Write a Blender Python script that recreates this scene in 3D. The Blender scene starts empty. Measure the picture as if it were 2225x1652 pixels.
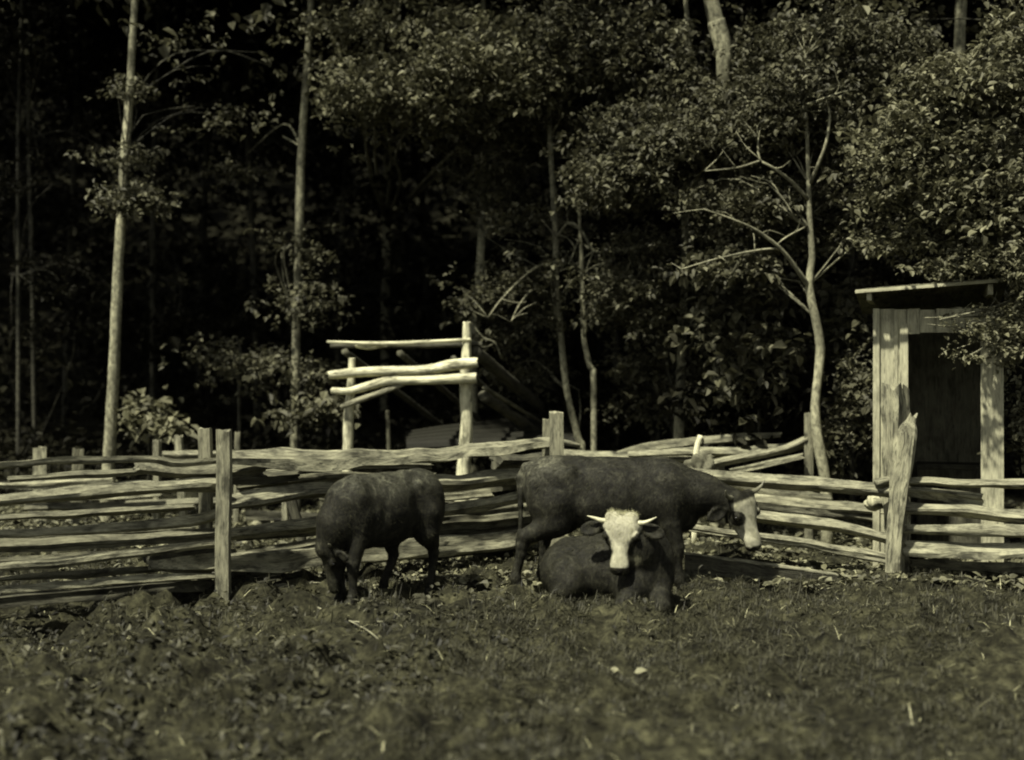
import bpy, math, random
import numpy as np
from mathutils import Vector, noise as mnoise

R = math.radians
SC = bpy.context.scene
COL = SC.collection

# ---------------------------------------------------------------- camera, sky, sun, exposure
F, H = 2898.0, 2.07                        # focal length in reference pixels, eye height
def P(u, v, Y):                            # a point seen at (u, v), Y metres away
    return np.array([(u - 1112.5) * Y / F, Y, H - (v - 780.0) * Y / F])

cam_d = bpy.data.cameras.new('camera'); cam = bpy.data.objects.new('camera', cam_d); COL.objects.link(cam)
cam.location = (0, 0, H); cam.rotation_euler = (R(90), 0, 0)
cam_d.sensor_width = 36; cam_d.lens = 36 * F / 2225; cam_d.shift_y = -46 / 2225
cam_d.clip_start = 0.1; cam_d.clip_end = 1000
cam_d.dof.use_dof = True; cam_d.dof.focus_distance = 11.9; cam_d.dof.aperture_fstop = 0.72
SC.camera = cam

SUN_EL, SUN_AZ = 59, 222                   # azimuth clockwise from +Y: behind the camera, to its left
W = bpy.data.worlds.new('World'); SC.world = W; W.use_nodes = True
nt = W.node_tree; nt.nodes.clear()
sky = nt.nodes.new('ShaderNodeTexSky'); sky.sky_type = 'NISHITA'; sky.sun_disc = False
sky.sun_elevation = R(SUN_EL); sky.sun_rotation = R(SUN_AZ)
hsv = nt.nodes.new('ShaderNodeHueSaturation'); hsv.inputs['Saturation'].default_value = 0.12
bg = nt.nodes.new('ShaderNodeBackground'); bg.inputs['Strength'].default_value = 0.05
wo = nt.nodes.new('ShaderNodeOutputWorld')
nt.links.new(sky.outputs[0], hsv.inputs['Color']); nt.links.new(hsv.outputs[0], bg.inputs[0]); nt.links.new(bg.outputs[0], wo.inputs[0])

sl = bpy.data.lights.new('sun', 'SUN'); sl.energy = 4.6; sl.angle = R(2.0); sl.color = (1, 0.965, 0.85)
so = bpy.data.objects.new('sun', sl); COL.objects.link(so)
sdir = Vector((math.sin(R(SUN_AZ)) * math.cos(R(SUN_EL)), math.cos(R(SUN_AZ)) * math.cos(R(SUN_EL)), math.sin(R(SUN_EL))))
so.rotation_euler = sdir.to_track_quat('Z', 'Y').to_euler()

SC.view_settings.view_transform = 'Standard'; SC.view_settings.look = 'None'
SC.view_settings.exposure = 1.25; SC.view_settings.gamma = 1.0
SC.cycles.max_bounces = 5; SC.cycles.diffuse_bounces = 3; SC.cycles.transparent_max_bounces = 4
SC.cycles.use_denoising = True; SC.cycles.filter_width = 2.0

# ---------------------------------------------------------------- materials
def T(g, b=0.60): return (g, g * 0.970, g * (b + .05 if b < .55 else b), 1)      # the plate's olive grey
def mat(name, build, rough=0.85, spec=0.2):
    m = bpy.data.materials.new(name); m.use_nodes = True
    n = m.node_tree; b = n.nodes['Principled BSDF']
    b.inputs['Roughness'].default_value = rough
    b.inputs['Specular IOR Level'].default_value = spec
    build(n, b); return m
def node(n, t, **k):
    x = n.nodes.new(t)
    for a, v in k.items():
        if a in x.inputs: x.inputs[a].default_value = v
        else: setattr(x, a, v)
    return x
def coords(n, kind, scale, rnd=True):
    tc = n.nodes.new('ShaderNodeTexCoord'); mp = n.nodes.new('ShaderNodeMapping')
    n.links.new(tc.outputs[kind], mp.inputs['Vector']); mp.inputs['Scale'].default_value = scale
    if rnd:
        oi = n.nodes.new('ShaderNodeObjectInfo'); mu = node(n, 'ShaderNodeMath', operation='MULTIPLY'); mu.inputs[1].default_value = 57
        n.links.new(oi.outputs['Random'], mu.inputs[0]); n.links.new(mu.outputs[0], mp.inputs['Location'])
    return mp.outputs[0]
def ramp(n, fac, stops):
    r = n.nodes.new('ShaderNodeValToRGB'); e = r.color_ramp.elements
    e[0].position, e[0].color = stops[0]; e[1].position, e[1].color = stops[-1]
    for p, c in stops[1:-1]:
        q = e.new(p); q.color = c
    n.links.new(fac, r.inputs[0]); return r.outputs[0]
def mixc(n, a, b, fac, mode='MULTIPLY'):
    m = n.nodes.new('ShaderNodeMix'); m.data_type = 'RGBA'; m.blend_type = mode
    for s, v in ((6, a), (7, b)):
        if hasattr(v, 'is_linked'): n.links.new(v, m.inputs[s])
        else: m.inputs[s].default_value = v
    if hasattr(fac, 'is_linked'): n.links.new(fac, m.inputs[0])
    else: m.inputs[0].default_value = fac
    return m.outputs[2]
def bump(n, b, h, s, d=0.02):
    x = n.nodes.new('ShaderNodeBump'); x.inputs['Strength'].default_value = s; x.inputs['Distance'].default_value = d
    n.links.new(h, x.inputs['Height']); n.links.new(x.outputs[0], b.inputs['Normal'])
def wood(name, lo, hi, contrast=1.0, gb=0.62):
    def f(n, b):
        g = node(n, 'ShaderNodeTexNoise', Scale=1.0, Detail=9.0, Roughness=0.72, Distortion=1.1)
        n.links.new(coords(n, 'UV', (44, 4.5, 1)), g.inputs['Vector'])
        k = node(n, 'ShaderNodeTexNoise', Scale=1.0, Detail=4.0, Roughness=0.6)
        n.links.new(coords(n, 'UV', (9, 4.5, 1)), k.inputs['Vector'])
        c1 = ramp(n, g.outputs[0], [(0.33, T(lo * 0.35, gb)), (0.42, T(lo, gb)), (0.5, T((lo + hi) * .48, gb)), (0.66, T(hi, gb))])
        c2 = ramp(n, k.outputs[0], [(0.34, (0.32, 0.32, 0.31, 1)), (0.47, (0.85, 0.85, 0.85, 1)), (0.66, (1.25, 1.25, 1.22, 1))])
        n.links.new(mixc(n, c1, c2, contrast), b.inputs['Base Color'])
        bump(n, b, g.outputs[0], 0.9, 0.012)
    return mat(name, f)
M = {}
M['rail'] = wood('weathered_rail', 0.10, 0.27)
M['rail_dark'] = wood('shaded_dark_rail', 0.07, 0.17)  # darker copy of the rail wood; shade on rails put into the colour
M['post'] = wood('weathered_post', 0.10, 0.24)
M['old'] = wood('broken_post_wood', 0.08, 0.30)
M['pale_log'] = wood('peeled_log', 0.32, 0.62, 1.0)
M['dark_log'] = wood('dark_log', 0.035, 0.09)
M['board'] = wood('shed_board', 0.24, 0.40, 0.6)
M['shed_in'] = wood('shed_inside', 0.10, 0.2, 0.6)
M['stake'] = wood('new_stake', 0.6, 0.75, 0.3)
def bark(name, lo, hi, sc=9.0):
    def f(n, b):
        v = node(n, 'ShaderNodeTexNoise', Scale=1.0, Detail=8.0, Roughness=0.7, Distortion=0.6)
        n.links.new(coords(n, 'UV', (26, 14, 1)), v.inputs['Vector'])
        k = node(n, 'ShaderNodeTexNoise', Scale=1.0, Detail=3.0)
        n.links.new(coords(n, 'UV', (3, 1.4, 1)), k.inputs['Vector'])
        c1 = ramp(n, v.outputs[0], [(0.34, T(lo * 0.4)), (0.47, T(lo)), (0.64, T(hi))])
        c2 = ramp(n, k.outputs[0], [(0.36, (0.5, 0.5, 0.5, 1)), (0.6, (1.1, 1.1, 1.1, 1))])
        n.links.new(mixc(n, c1, c2, 1.0), b.inputs['Base Color']); bump(n, b, v.outputs[0], 0.8, 0.015)
    return mat(name, f)
M['bark_pale'] = bark('pale_bark', 0.17, 0.36)
M['bark'] = bark('grey_bark', 0.14, 0.30)
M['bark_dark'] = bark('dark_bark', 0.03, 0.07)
M['bark_sapling'] = bark('smooth_bark', 0.20, 0.33)
def leaf(name, lo, hi, transl=0.18):
    def f(n, b):
        a = n.nodes.new('ShaderNodeAttribute'); a.attribute_name = 'rnd'
        c = ramp(n, a.outputs['Fac'], [(0.0, T(lo, 0.48)), (0.75, T((lo + hi) / 2, 0.48)), (1.0, T(hi, 0.52))])
        n.links.new(c, b.inputs['Base Color'])
        t = n.nodes.new('ShaderNodeBsdfTranslucent'); n.links.new(c, t.inputs[0])
        m = n.nodes.new('ShaderNodeMixShader'); m.inputs[0].default_value = transl
        n.links.new(b.outputs[0], m.inputs[1]); n.links.new(t.outputs[0], m.inputs[2])
        n.links.new(m.outputs[0], n.nodes['Material Output'].inputs[0])
    return mat(name, f, 0.65, 0.06 if hi < .06 else 0.22)
M['leaf'] = leaf('leaf_green', 0.035, 0.13, .25)
M['leaf_pale'] = leaf('leaf_pale', 0.06, 0.19, .25)
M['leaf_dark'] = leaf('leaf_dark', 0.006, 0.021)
M['grass'] = leaf('grass_blades', 0.014, 0.085)
M['weed'] = leaf('weed_leaves', 0.012, 0.085)
M['straw'] = leaf('straw', 0.16, 0.45, 0.05)
M['litter'] = leaf('dead_leaves', 0.04, 0.20, 0.05)
def f(n, b):
    a = node(n, 'ShaderNodeTexNoise', Scale=9.0, Detail=10.0, Roughness=0.72); n.links.new(coords(n, 'Object', (1, 1, 1), False), a.inputs['Vector'])
    k = node(n, 'ShaderNodeTexNoise', Scale=0.8, Detail=4.0); n.links.new(coords(n, 'Object', (1, 1, 1), False), k.inputs['Vector'])
    c1 = ramp(n, a.outputs[0], [(0.36, T(0.006, 0.5)), (0.5, T(0.022, 0.5)), (0.68, T(0.07, 0.5))])
    c2 = ramp(n, k.outputs[0], [(0.35, (0.6, 0.6, 0.55, 1)), (0.65, (1.2, 1.2, 1.1, 1))])
    n.links.new(mixc(n, c1, c2, 1.0), b.inputs['Base Color']); bump(n, b, a.outputs[0], 1.0, 0.05)
M['ground'] = mat('trampled_ground', f, 0.95, 0.1)
def f(n, b):
    a = node(n, 'ShaderNodeTexNoise', Scale=6.0, Detail=8.0, Roughness=0.7); n.links.new(coords(n, 'Object', (1, 1, 1), False), a.inputs['Vector'])
    n.links.new(ramp(n, a.outputs[0], [(0.34, T(0.006, 0.5)), (0.5, T(0.014, 0.5)), (0.68, T(0.035, 0.5))]), b.inputs['Base Color']); bump(n, b, a.outputs[0], 1.0, 0.05)
M['mould'] = mat('leaf_mould', f, 0.95, 0.05)
def f(n, b):
    a = n.nodes.new('ShaderNodeAttribute'); a.attribute_name = 'coat'
    k = node(n, 'ShaderNodeTexNoise', Scale=48.0, Detail=9.0, Roughness=0.75, Distortion=0.8)
    n.links.new(coords(n, 'Object', (1, 1, 0.4)), k.inputs['Vector'])
    q = node(n, 'ShaderNodeTexNoise', Scale=9.0, Detail=7.0, Roughness=0.7, Distortion=0.7); n.links.new(coords(n, 'Object', (1, 1, 1)), q.inputs['Vector'])
    c2 = ramp(n, k.outputs[0], [(0.36, (0.5, 0.5, 0.5, 1)), (0.62, (1.25, 1.25, 1.2, 1))])
    c3 = ramp(n, q.outputs[0], [(0.40, (0.45, 0.45, 0.45, 1)), (0.53, (1.0, 1.0, 1.0, 1)), (0.66, (2.1, 2.1, 2.0, 1))])
    n.links.new(mixc(n, mixc(n, a.outputs['Color'], c2, a.outputs['Alpha']), c3, a.outputs['Alpha']), b.inputs['Base Color'])

    bump(n, b, k.outputs[0], 0.7, 0.012)
M['coat'] = mat('cattle_coat', f, 0.7, 0.10)
def flat(name, g, rough, spec=0.3, b_=0.6, met=0.0):
    def f(n, b):
        k = node(n, 'ShaderNodeTexNoise', Scale=40.0, Detail=5.0); n.links.new(coords(n, 'Object', (1, 1, 1)), k.inputs['Vector'])
        c = ramp(n, k.outputs[0], [(0.35, T(g * 0.7, b_)), (0.65, T(g * 1.15, b_))]); n.links.new(c, b.inputs['Base Color'])
        b.inputs['Metallic'].default_value = met
    return mat(name, f, rough, spec)
M['horn'] = flat('horn', 0.38, 0.45)
M['horn_dark'] = flat('horn_grey', 0.10, 0.5)
M['hoof'] = flat('hoof', 0.05, 0.6)
M['eye'] = flat('eye', 0.006, 0.08, 0.6)
M['metal'] = flat('rusted_sheet', 0.014, 0.7, 0.15)
M['stone'] = flat('stone', 0.3, 0.9)
M['stone_dark'] = flat('stone_dark', 0.09, 0.9)
M['clod'] = flat('sod', 0.035, 1.0, 0.1)

# ---------------------------------------------------------------- object helpers
def link(name, me, m, parent=None):
    o = bpy.data.objects.new(name, me); COL.objects.link(o)
    if m is not None: me.materials.append(m)
    if parent is not None: o.parent = parent; o.matrix_parent_inverse = parent.matrix_world.inverted()
    return o
def tag(o, label=None, cat=None, group=None, kind=None):
    for k, v in (('label', label), ('category', cat), ('group', group), ('kind', kind)):
        if v: o[k] = v
    return o
def thing(name, label, cat, loc=(0, 0, 0), group=None):
    o = bpy.data.objects.new(name, None); COL.objects.link(o); o.empty_display_size = 0.2
    o.location = [float(c) for c in loc]; bpy.context.view_layer.update()
    return tag(o, label, cat, group)
def raw_mesh(name, V, faces, smooth=False):
    me = bpy.data.meshes.new(name); me.from_pydata([tuple(map(float, v)) for v in V], [], faces)
    if smooth: me.polygons.foreach_set('use_smooth', [True] * len(me.polygons))
    me.update(); return me
def quads_mesh(name, V, Q, smooth=False):          # V (n,3), Q (m,4) numpy
    me = bpy.data.meshes.new(name)
    me.vertices.add(len(V)); me.vertices.foreach_set('co', np.asarray(V, np.float32).ravel())
    me.loops.add(Q.size); me.loops.foreach_set('vertex_index', Q.astype(np.int32).ravel())
    me.polygons.add(len(Q)); me.polygons.foreach_set('loop_start', np.arange(0, Q.size, 4, dtype=np.int32))
    me.update(calc_edges=True)
    me.polygons.foreach_set('use_smooth', np.full(len(Q), smooth)); me.validate(); return me

class MB:                                          # collects sweeps with uv
    def __init__(s): s.V, s.F, s.UV = [], [], []
    def ring_sweep(s, rings, uvs, caps=True):
        n = len(rings[0]); b = len(s.V)
        for r in rings: s.V += [tuple(p) for p in r]
        for i in range(len(rings) - 1):
            for j in range(n):
                k = (j + 1) % n
                s.F.append((b + i * n + j, b + i * n + k, b + (i + 1) * n + k, b + (i + 1) * n + j))
                uj, uk = uvs[i][0] * j / n, uvs[i][0] * (j + 1) / n
                s.UV.append(((uj, uvs[i][1]), (uk, uvs[i][1]), (uk, uvs[i + 1][1]), (uj, uvs[i + 1][1])))
        if caps:
            for e in (0, len(rings) - 1):
                c = np.mean(rings[e], 0); ci = len(s.V); s.V.append(tuple(c))
                for j in range(n):
                    k = (j + 1) % n; t = (b + e * n + k, b + e * n + j, ci) if e == 0 else (b + e * n + j, b + e * n + k, ci)
                    s.F.append(t); s.UV.append(tuple((s.V[q][0] * 0.3, s.V[q][2] * 0.3) for q in t))
    def box(s, lo, hi, rot=None, c=None, jit=0.0, rng=random):
        x0, y0, z0 = lo; x1, y1, z1 = hi
        co = [(x, y, z) for x in (x0, x1) for y in (y0, y1) for z in (z0, z1)]
        co = [tuple(q + rng.uniform(-jit, jit) for q in p) for p in co]
        if rot is not None: co = [tuple(rot @ Vector(p) + Vector(c)) for p in co]
        b = len(s.V); s.V += co
        L = (x1 - x0, y1 - y0, z1 - z0); ax = max(range(3), key=lambda i: L[i])
        for q in ((0, 1, 3, 2), (4, 6, 7, 5), (0, 4, 5, 1), (2, 3, 7, 6), (0, 2, 6, 4), (1, 5, 7, 3)):
            s.F.append(tuple(b + i for i in q))
            uv = []
            for i in q:
                p = (x0 if i < 4 else x1, y0 if (i // 2) % 2 == 0 else y1, z0 if i % 2 == 0 else z1)
                o = [p[a] for a in range(3) if a != ax]
                uv.append((o[0] + o[1] + 0.37 * x0, p[ax]))
            s.UV.append(tuple(uv))
    def build(s, name, m, parent=None, smooth=True):
        me = raw_mesh(name, s.V, s.F, smooth)
        uv = me.uv_layers.new(name='UVMap')
        uv.data.foreach_set('uv', [c for f in s.UV for p in f for c in p])
        return link(name, me, m, parent)

def catmull(pts, n):
    pts = [np.array(p, float) for p in pts]; out = []
    q = [2 * pts[0] - pts[1]] + pts + [2 * pts[-1] - pts[-2]]
    for i in range(1, len(q) - 2):
        for k in range(n):
            t = k / n
            out.append(0.5 * (2 * q[i] + (q[i + 1] - q[i - 1]) * t + (2 * q[i - 1] - 5 * q[i] + 4 * q[i + 1] - q[i + 2]) * t * t + (-q[i - 1] + 3 * q[i] - 3 * q[i + 1] + q[i + 2]) * t ** 3))
    out.append(pts[-1]); return out
def sweep(mb, pts, rad, sides=10, seed=0, rough=0.06, split=0.0, step=0.12, flat_=1.0, ragged=0.0, twist=0.0, smoothpath=True):
    """irregular tube through pts (x,y,z) with radii rad; split>0 makes an angular riven section"""
    rng = random.Random(seed)
    P4 = [tuple(p) + (r,) for p, r in zip(pts, rad)]
    L = sum(np.linalg.norm(np.subtract(P4[i + 1][:3], P4[i][:3])) for i in range(len(P4) - 1))
    n = max(2, int(L / step / (len(P4) - 1)))
    C = catmull(P4, n)
    sec = [1 + split * rng.uniform(-1, 1) for _ in range(sides)]
    if split > 0:                                   # wedge like: three or four corners
        ph = rng.uniform(0, 6.28); k = rng.choice((3, 4, 4))
        sec = [(1 / max(0.55, math.cos(((2 * math.pi * j / sides + ph) % (2 * math.pi / k)) - math.pi / k))) ** 1.0 * (0.82 + split * 0.3 * rng.uniform(-1, 1)) for j in range(sides)]
    rings, uvs, d = [], [], rng.uniform(0, 30)
    for i, c in enumerate(C):
        p = np.array(c[:3]); a = np.array(C[max(0, i - 1)][:3]); b = np.array(C[min(len(C) - 1, i + 1)][:3])
        t = (b - a) / (np.linalg.norm(b - a) + 1e-9)
        up = np.array([0, 0, 1.0]) if abs(t[2]) < 0.8 else np.array([0, 1.0, 0])
        s1 = np.cross(t, up); s1 /= np.linalg.norm(s1); s2 = np.cross(s1, t)
        if i: d += np.linalg.norm(p - prev)
        prev = p; ring = []
        for j in range(sides):
            an = 2 * math.pi * j / sides + twist * d
            nz = mnoise.noise(Vector((seed * 3.1 + math.cos(an) * 1.2, math.sin(an) * 1.2, d * 1.6))) + 0.5 * mnoise.noise(Vector((seed + math.cos(an) * 3, math.sin(an) * 3, d * 5)))
            r = c[3] * sec[j] * (1 + rough * 2.2 * nz)
            q = p + s1 * math.cos(an) * r + s2 * math.sin(an) * r * flat_
            if ragged and (i == 0 or i == len(C) - 1):
                q = q + t * (1 if i else -1) * rng.uniform(0, ragged)
            ring.append(q)
        rings.append(ring); uvs.append((2 * math.pi * c[3], d))
    mb.ring_sweep(rings, uvs)

# ---------------------------------------------------------------- terrain
def gz(x, y):
    x = np.asarray(x, float); y = np.asarray(y, float)
    z = 0.035 * np.sin(x * 1.3 + 0.5) * np.cos(y * 0.9) + 0.02 * np.sin(x * 3.1 + y * 2.3)
    t = np.clip((y - 18.5) / 7.0, 0, None)
    z = z + np.where(t < 1, t * t * 1.75, 1.75 + (t - 1) * 3.5) * (1 + 0.1 * np.sin(x * 0.3))
    t2 = np.clip((-5.5 - y) / 8, 0, None); z = z + t2 * 0.3
    z = z + 0.14 * np.exp(-((x - 1.0) ** 2 / 1.2 + (y - 10.35) ** 2 / 0.10))      # low hump of hay before the lying cow
    return z
LAT = np.random.default_rng(11).random((256, 256))
def vn(x, y, f, o=0):
    x = np.asarray(x) * f + o; y = np.asarray(y) * f + o * 1.7; i = np.floor(x).astype(int); j = np.floor(y).astype(int); a = x - i; b = y - j
    a = a * a * (3 - 2 * a); b = b * b * (3 - 2 * b); g_ = lambda p, q: LAT[p % 256, q % 256]
    return (g_(i, j) * (1 - a) + g_(i + 1, j) * a) * (1 - b) + (g_(i, j + 1) * (1 - a) + g_(i + 1, j + 1) * a) * b
def lumps(x, y):
    left = np.clip(1.15 - np.asarray(x) * .15, .95, 1.6)
    return -.09 * np.clip((vn(x, y, 4.1, 200) - .66) * 6, 0, 1) + left * (.08 * (vn(x, y, 1.3, 3) - .5) + .16 * (np.abs(vn(x, y, 2.9, 9) - .5) - .12) + .12 * (vn(x, y, 5.3, 21) ** 2 - .3) + .05 * (vn(x, y, 11, 33) - .5) + .014 * (vn(x, y, 22, 44) - .5))
def lumps_old(x, y):
    s = np.zeros_like(x)
    for k, (f1, f2, ph, am) in enumerate(((7.1, 3.2, 0.3, 0.012), (-4.7, 8.3, 1.9, 0.012), (13.3, -9.1, 4.0, 0.009), (9.7, 17.9, 2.2, 0.009), (25.1, 13.7, 0.8, 0.006), (-19.0, 29.0, 5.2, 0.006), (41., 23., 1., .004), (-33., 47., 2., .004), (3.1, 4.3, 1.2, .022), (-5.3, 3.7, 3.3, .02))):
        s += am * np.sin(f1 * x + f2 * y + ph + 1.7 * np.sin(0.9 * f2 * x - 0.8 * f1 * y))
    return s
def axis(pts):
    out = []
    for a, b, s in pts: out += list(np.arange(a, b, s))
    return np.array(out + [pts[-1][1]])
xs = axis([(-160, -30, 10), (-30, -7, 0.8), (-7, 7, 0.045), (7, 30, 0.8), (30, 160, 10)])
ys = axis([(-60, 0, 6), (0, 6, 0.5), (6, 15, 0.045), (15, 30, 0.35), (30, 160, 5)])
X, Y = np.meshgrid(xs, ys, indexing='ij')
Z = gz(X, Y) + lumps(X, Y) * ((np.abs(X) < 7.1) & (Y > 5.9) & (Y < 15.1))
i = np.arange(len(xs) * len(ys)).reshape(len(xs), len(ys))
Q = np.stack([i[:-1, :-1], i[1:, :-1], i[1:, 1:], i[:-1, 1:]], -1).reshape(-1, 4)
VV = np.stack([X, Y, Z], -1).reshape(-1, 3); far = VV[Q[:, 0], 1] >= 18.4
g = link('ground', quads_mesh('ground', VV, Q[~far], True), M['ground']); tag(g, kind='structure')
g = link('hillside', quads_mesh('hillside', VV, Q[far], True), M['mould']); tag(g, kind='structure')
for ob in (bpy.data.objects['ground'], g):
    import bmesh
    bm = bmesh.new(); bm.from_mesh(ob.data); bmesh.ops.delete(bm, geom=[v for v in bm.verts if not v.link_faces], context='VERTS'); bm.to_mesh(ob.data); bm.free()

# ---------------------------------------------------------------- leaves
NR = np.random.default_rng(7)
def leaf_geo(C, D, N, L, Wd, droop=0.15, fold=0.25):
    """leaves at C pointing D with normal N; length L, width Wd; two folded quads each"""
    D = D / np.linalg.norm(D, axis=1, keepdims=True); S = np.cross(D, N); S /= np.linalg.norm(S, axis=1, keepdims=True) + 1e-9; N = np.cross(S, D)
    L = L[:, None]; Wd = Wd[:, None]
    base = C; tip = C + D * L - N * L * droop
    def side(sg, a, w, z): return C + D * L * a + S * sg * Wd * w + N * (Wd * z * fold - L * droop * a * a)
    V = np.stack([base, side(-1, .3, .5, 1), side(-1, .68, .38, 1), tip, side(1, .68, .38, 1), side(1, .3, .5, 1)], 1).reshape(-1, 3)
    b = (np.arange(len(C)) * 6)[:, None]
    Q = np.concatenate([b + np.array([[0, 1, 2, 3]]), b + np.array([[0, 3, 4, 5]])], 0)
    return V, Q
def leaves_obj(name, V, Q, m, parent=None, per=6):
    me = quads_mesh(name, V, Q)
    a = me.attributes.new('rnd', 'FLOAT', 'POINT'); n = len(me.vertices) // per
    a.data.foreach_set('value', np.repeat(NR.random(n) ** 1.6, per).astype(np.float32)[:len(me.vertices)])
    return link(name, me, m, parent)
def sprays(C, n_leaf, size, tw=0.45, flatness=0.62):
    """sprays of alternate leaves on short near-level twigs round the points C"""
    n = len(C); az = NR.uniform(0, 2 * np.pi, n); sl_ = NR.normal(-0.15, 0.45, n)
    Dm = np.stack([np.cos(az) * np.cos(sl_), np.sin(az) * np.cos(sl_), np.sin(sl_)], 1)
    k = np.arange(n_leaf); t = (k + 0.5) / n_leaf
    tl = tw * NR.uniform(0.6, 1.3, n)
    pos = C[:, None] + Dm[:, None] * (t[None, :, None] - 0.5) * tl[:, None, None]
    side = np.where(k % 2 == 0, 1, -1) * 0.9
    az2 = az[:, None] + side[None] + NR.normal(0, 0.35, (n, n_leaf))
    el = NR.normal(-0.35, 0.42, (n, n_leaf))
    D = np.stack([np.cos(az2) * np.cos(el), np.sin(az2) * np.cos(el), np.sin(el)], -1)
    N = np.stack([NR.normal(0, 1 - flatness, (n, n_leaf)), NR.normal(-0.25, 1 - flatness, (n, n_leaf)), np.ones((n, n_leaf))], -1)
    pos = pos + NR.normal(0, size * 0.35, pos.shape)
    Lf = size * NR.uniform(0.45, 1.35, (n, n_leaf))
    return leaf_geo(pos.reshape(-1, 3), D.reshape(-1, 3), N.reshape(-1, 3), Lf.ravel(), (Lf * NR.uniform(.5, .75, Lf.shape)).ravel())
def in_blob(c, r, n, clump=0.35):
    """n points in an ellipsoid, gathered into uneven clumps"""
    k = max(3, int(n ** 0.5 * 0.9)); q = NR.normal(0, 1, (k, 3)); q = q / np.linalg.norm(q, axis=1, keepdims=True) * NR.uniform(0.25, 1, (k, 1)) ** 0.5
    w = NR.random(k) ** 2 + 0.05; idx = NR.choice(k, n, p=w / w.sum())
    p = q[idx] + NR.normal(0, clump * 0.62, (n, 3)) * np.array([1.2, 1.2, 0.85])
    return np.array(c) + p * np.array(r)
GAPS = [(1558, 70, 55, 105, 17.2), (2086, 45, 45, 85, 16.8), (1486, 640, 30, 60, 16.9), (1766, 440, 42, 190, 14.75), (1480, 760, 30, 70, 16.9), (665, 230, 30, 80, 20.5), (650, 420, 28, 60, 20.5), (2010, 634, 185, 36, 13.5), (2120, 636, 90, 42, 13.7), (2060, 690, 70, 26, 13.1), (2155, 900, 40, 150, 13.4), (1262, 655, 30, 45, 30), (2000, 705, 60, 24, 13.2),
        (1700, 545, 32, 26, 14.5), (1650, 505, 34, 24, 14.4), (1600, 480, 36, 22, 14.3), (1735, 590, 30, 28, 14.6), (1640, 548, 36, 18, 14.4), (1560, 562, 36, 18, 14.3), (1720, 395, 26, 24, 14.6), (1680, 365, 26, 24, 14.5), (1650, 330, 24, 34, 14.5), (1780, 350, 22, 40, 14.6), (1800, 270, 22, 50, 14.5), (1530, 365, 34, 24, 16.1), (1490, 395, 32, 26, 16.4), (1230, 870, 30, 70, 17.6), (1276, 770, 24, 45, 17.1)]
def open_gaps(p):                                  # windows left in the leaf cover where trunks and sky show
    u = p[:, 0] * F / p[:, 1] + 1112.5; v = 780 - (p[:, 2] - H) * F / p[:, 1]; k = np.ones(len(p), bool)
    for (gu, gv, ru, rv, y) in GAPS: k &= ~((((u - gu) / ru) ** 2 + ((v - gv) / rv) ** 2 < 1) & (p[:, 1] < y) & (NR.random(len(p)) < .93))
    return p[k]

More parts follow.
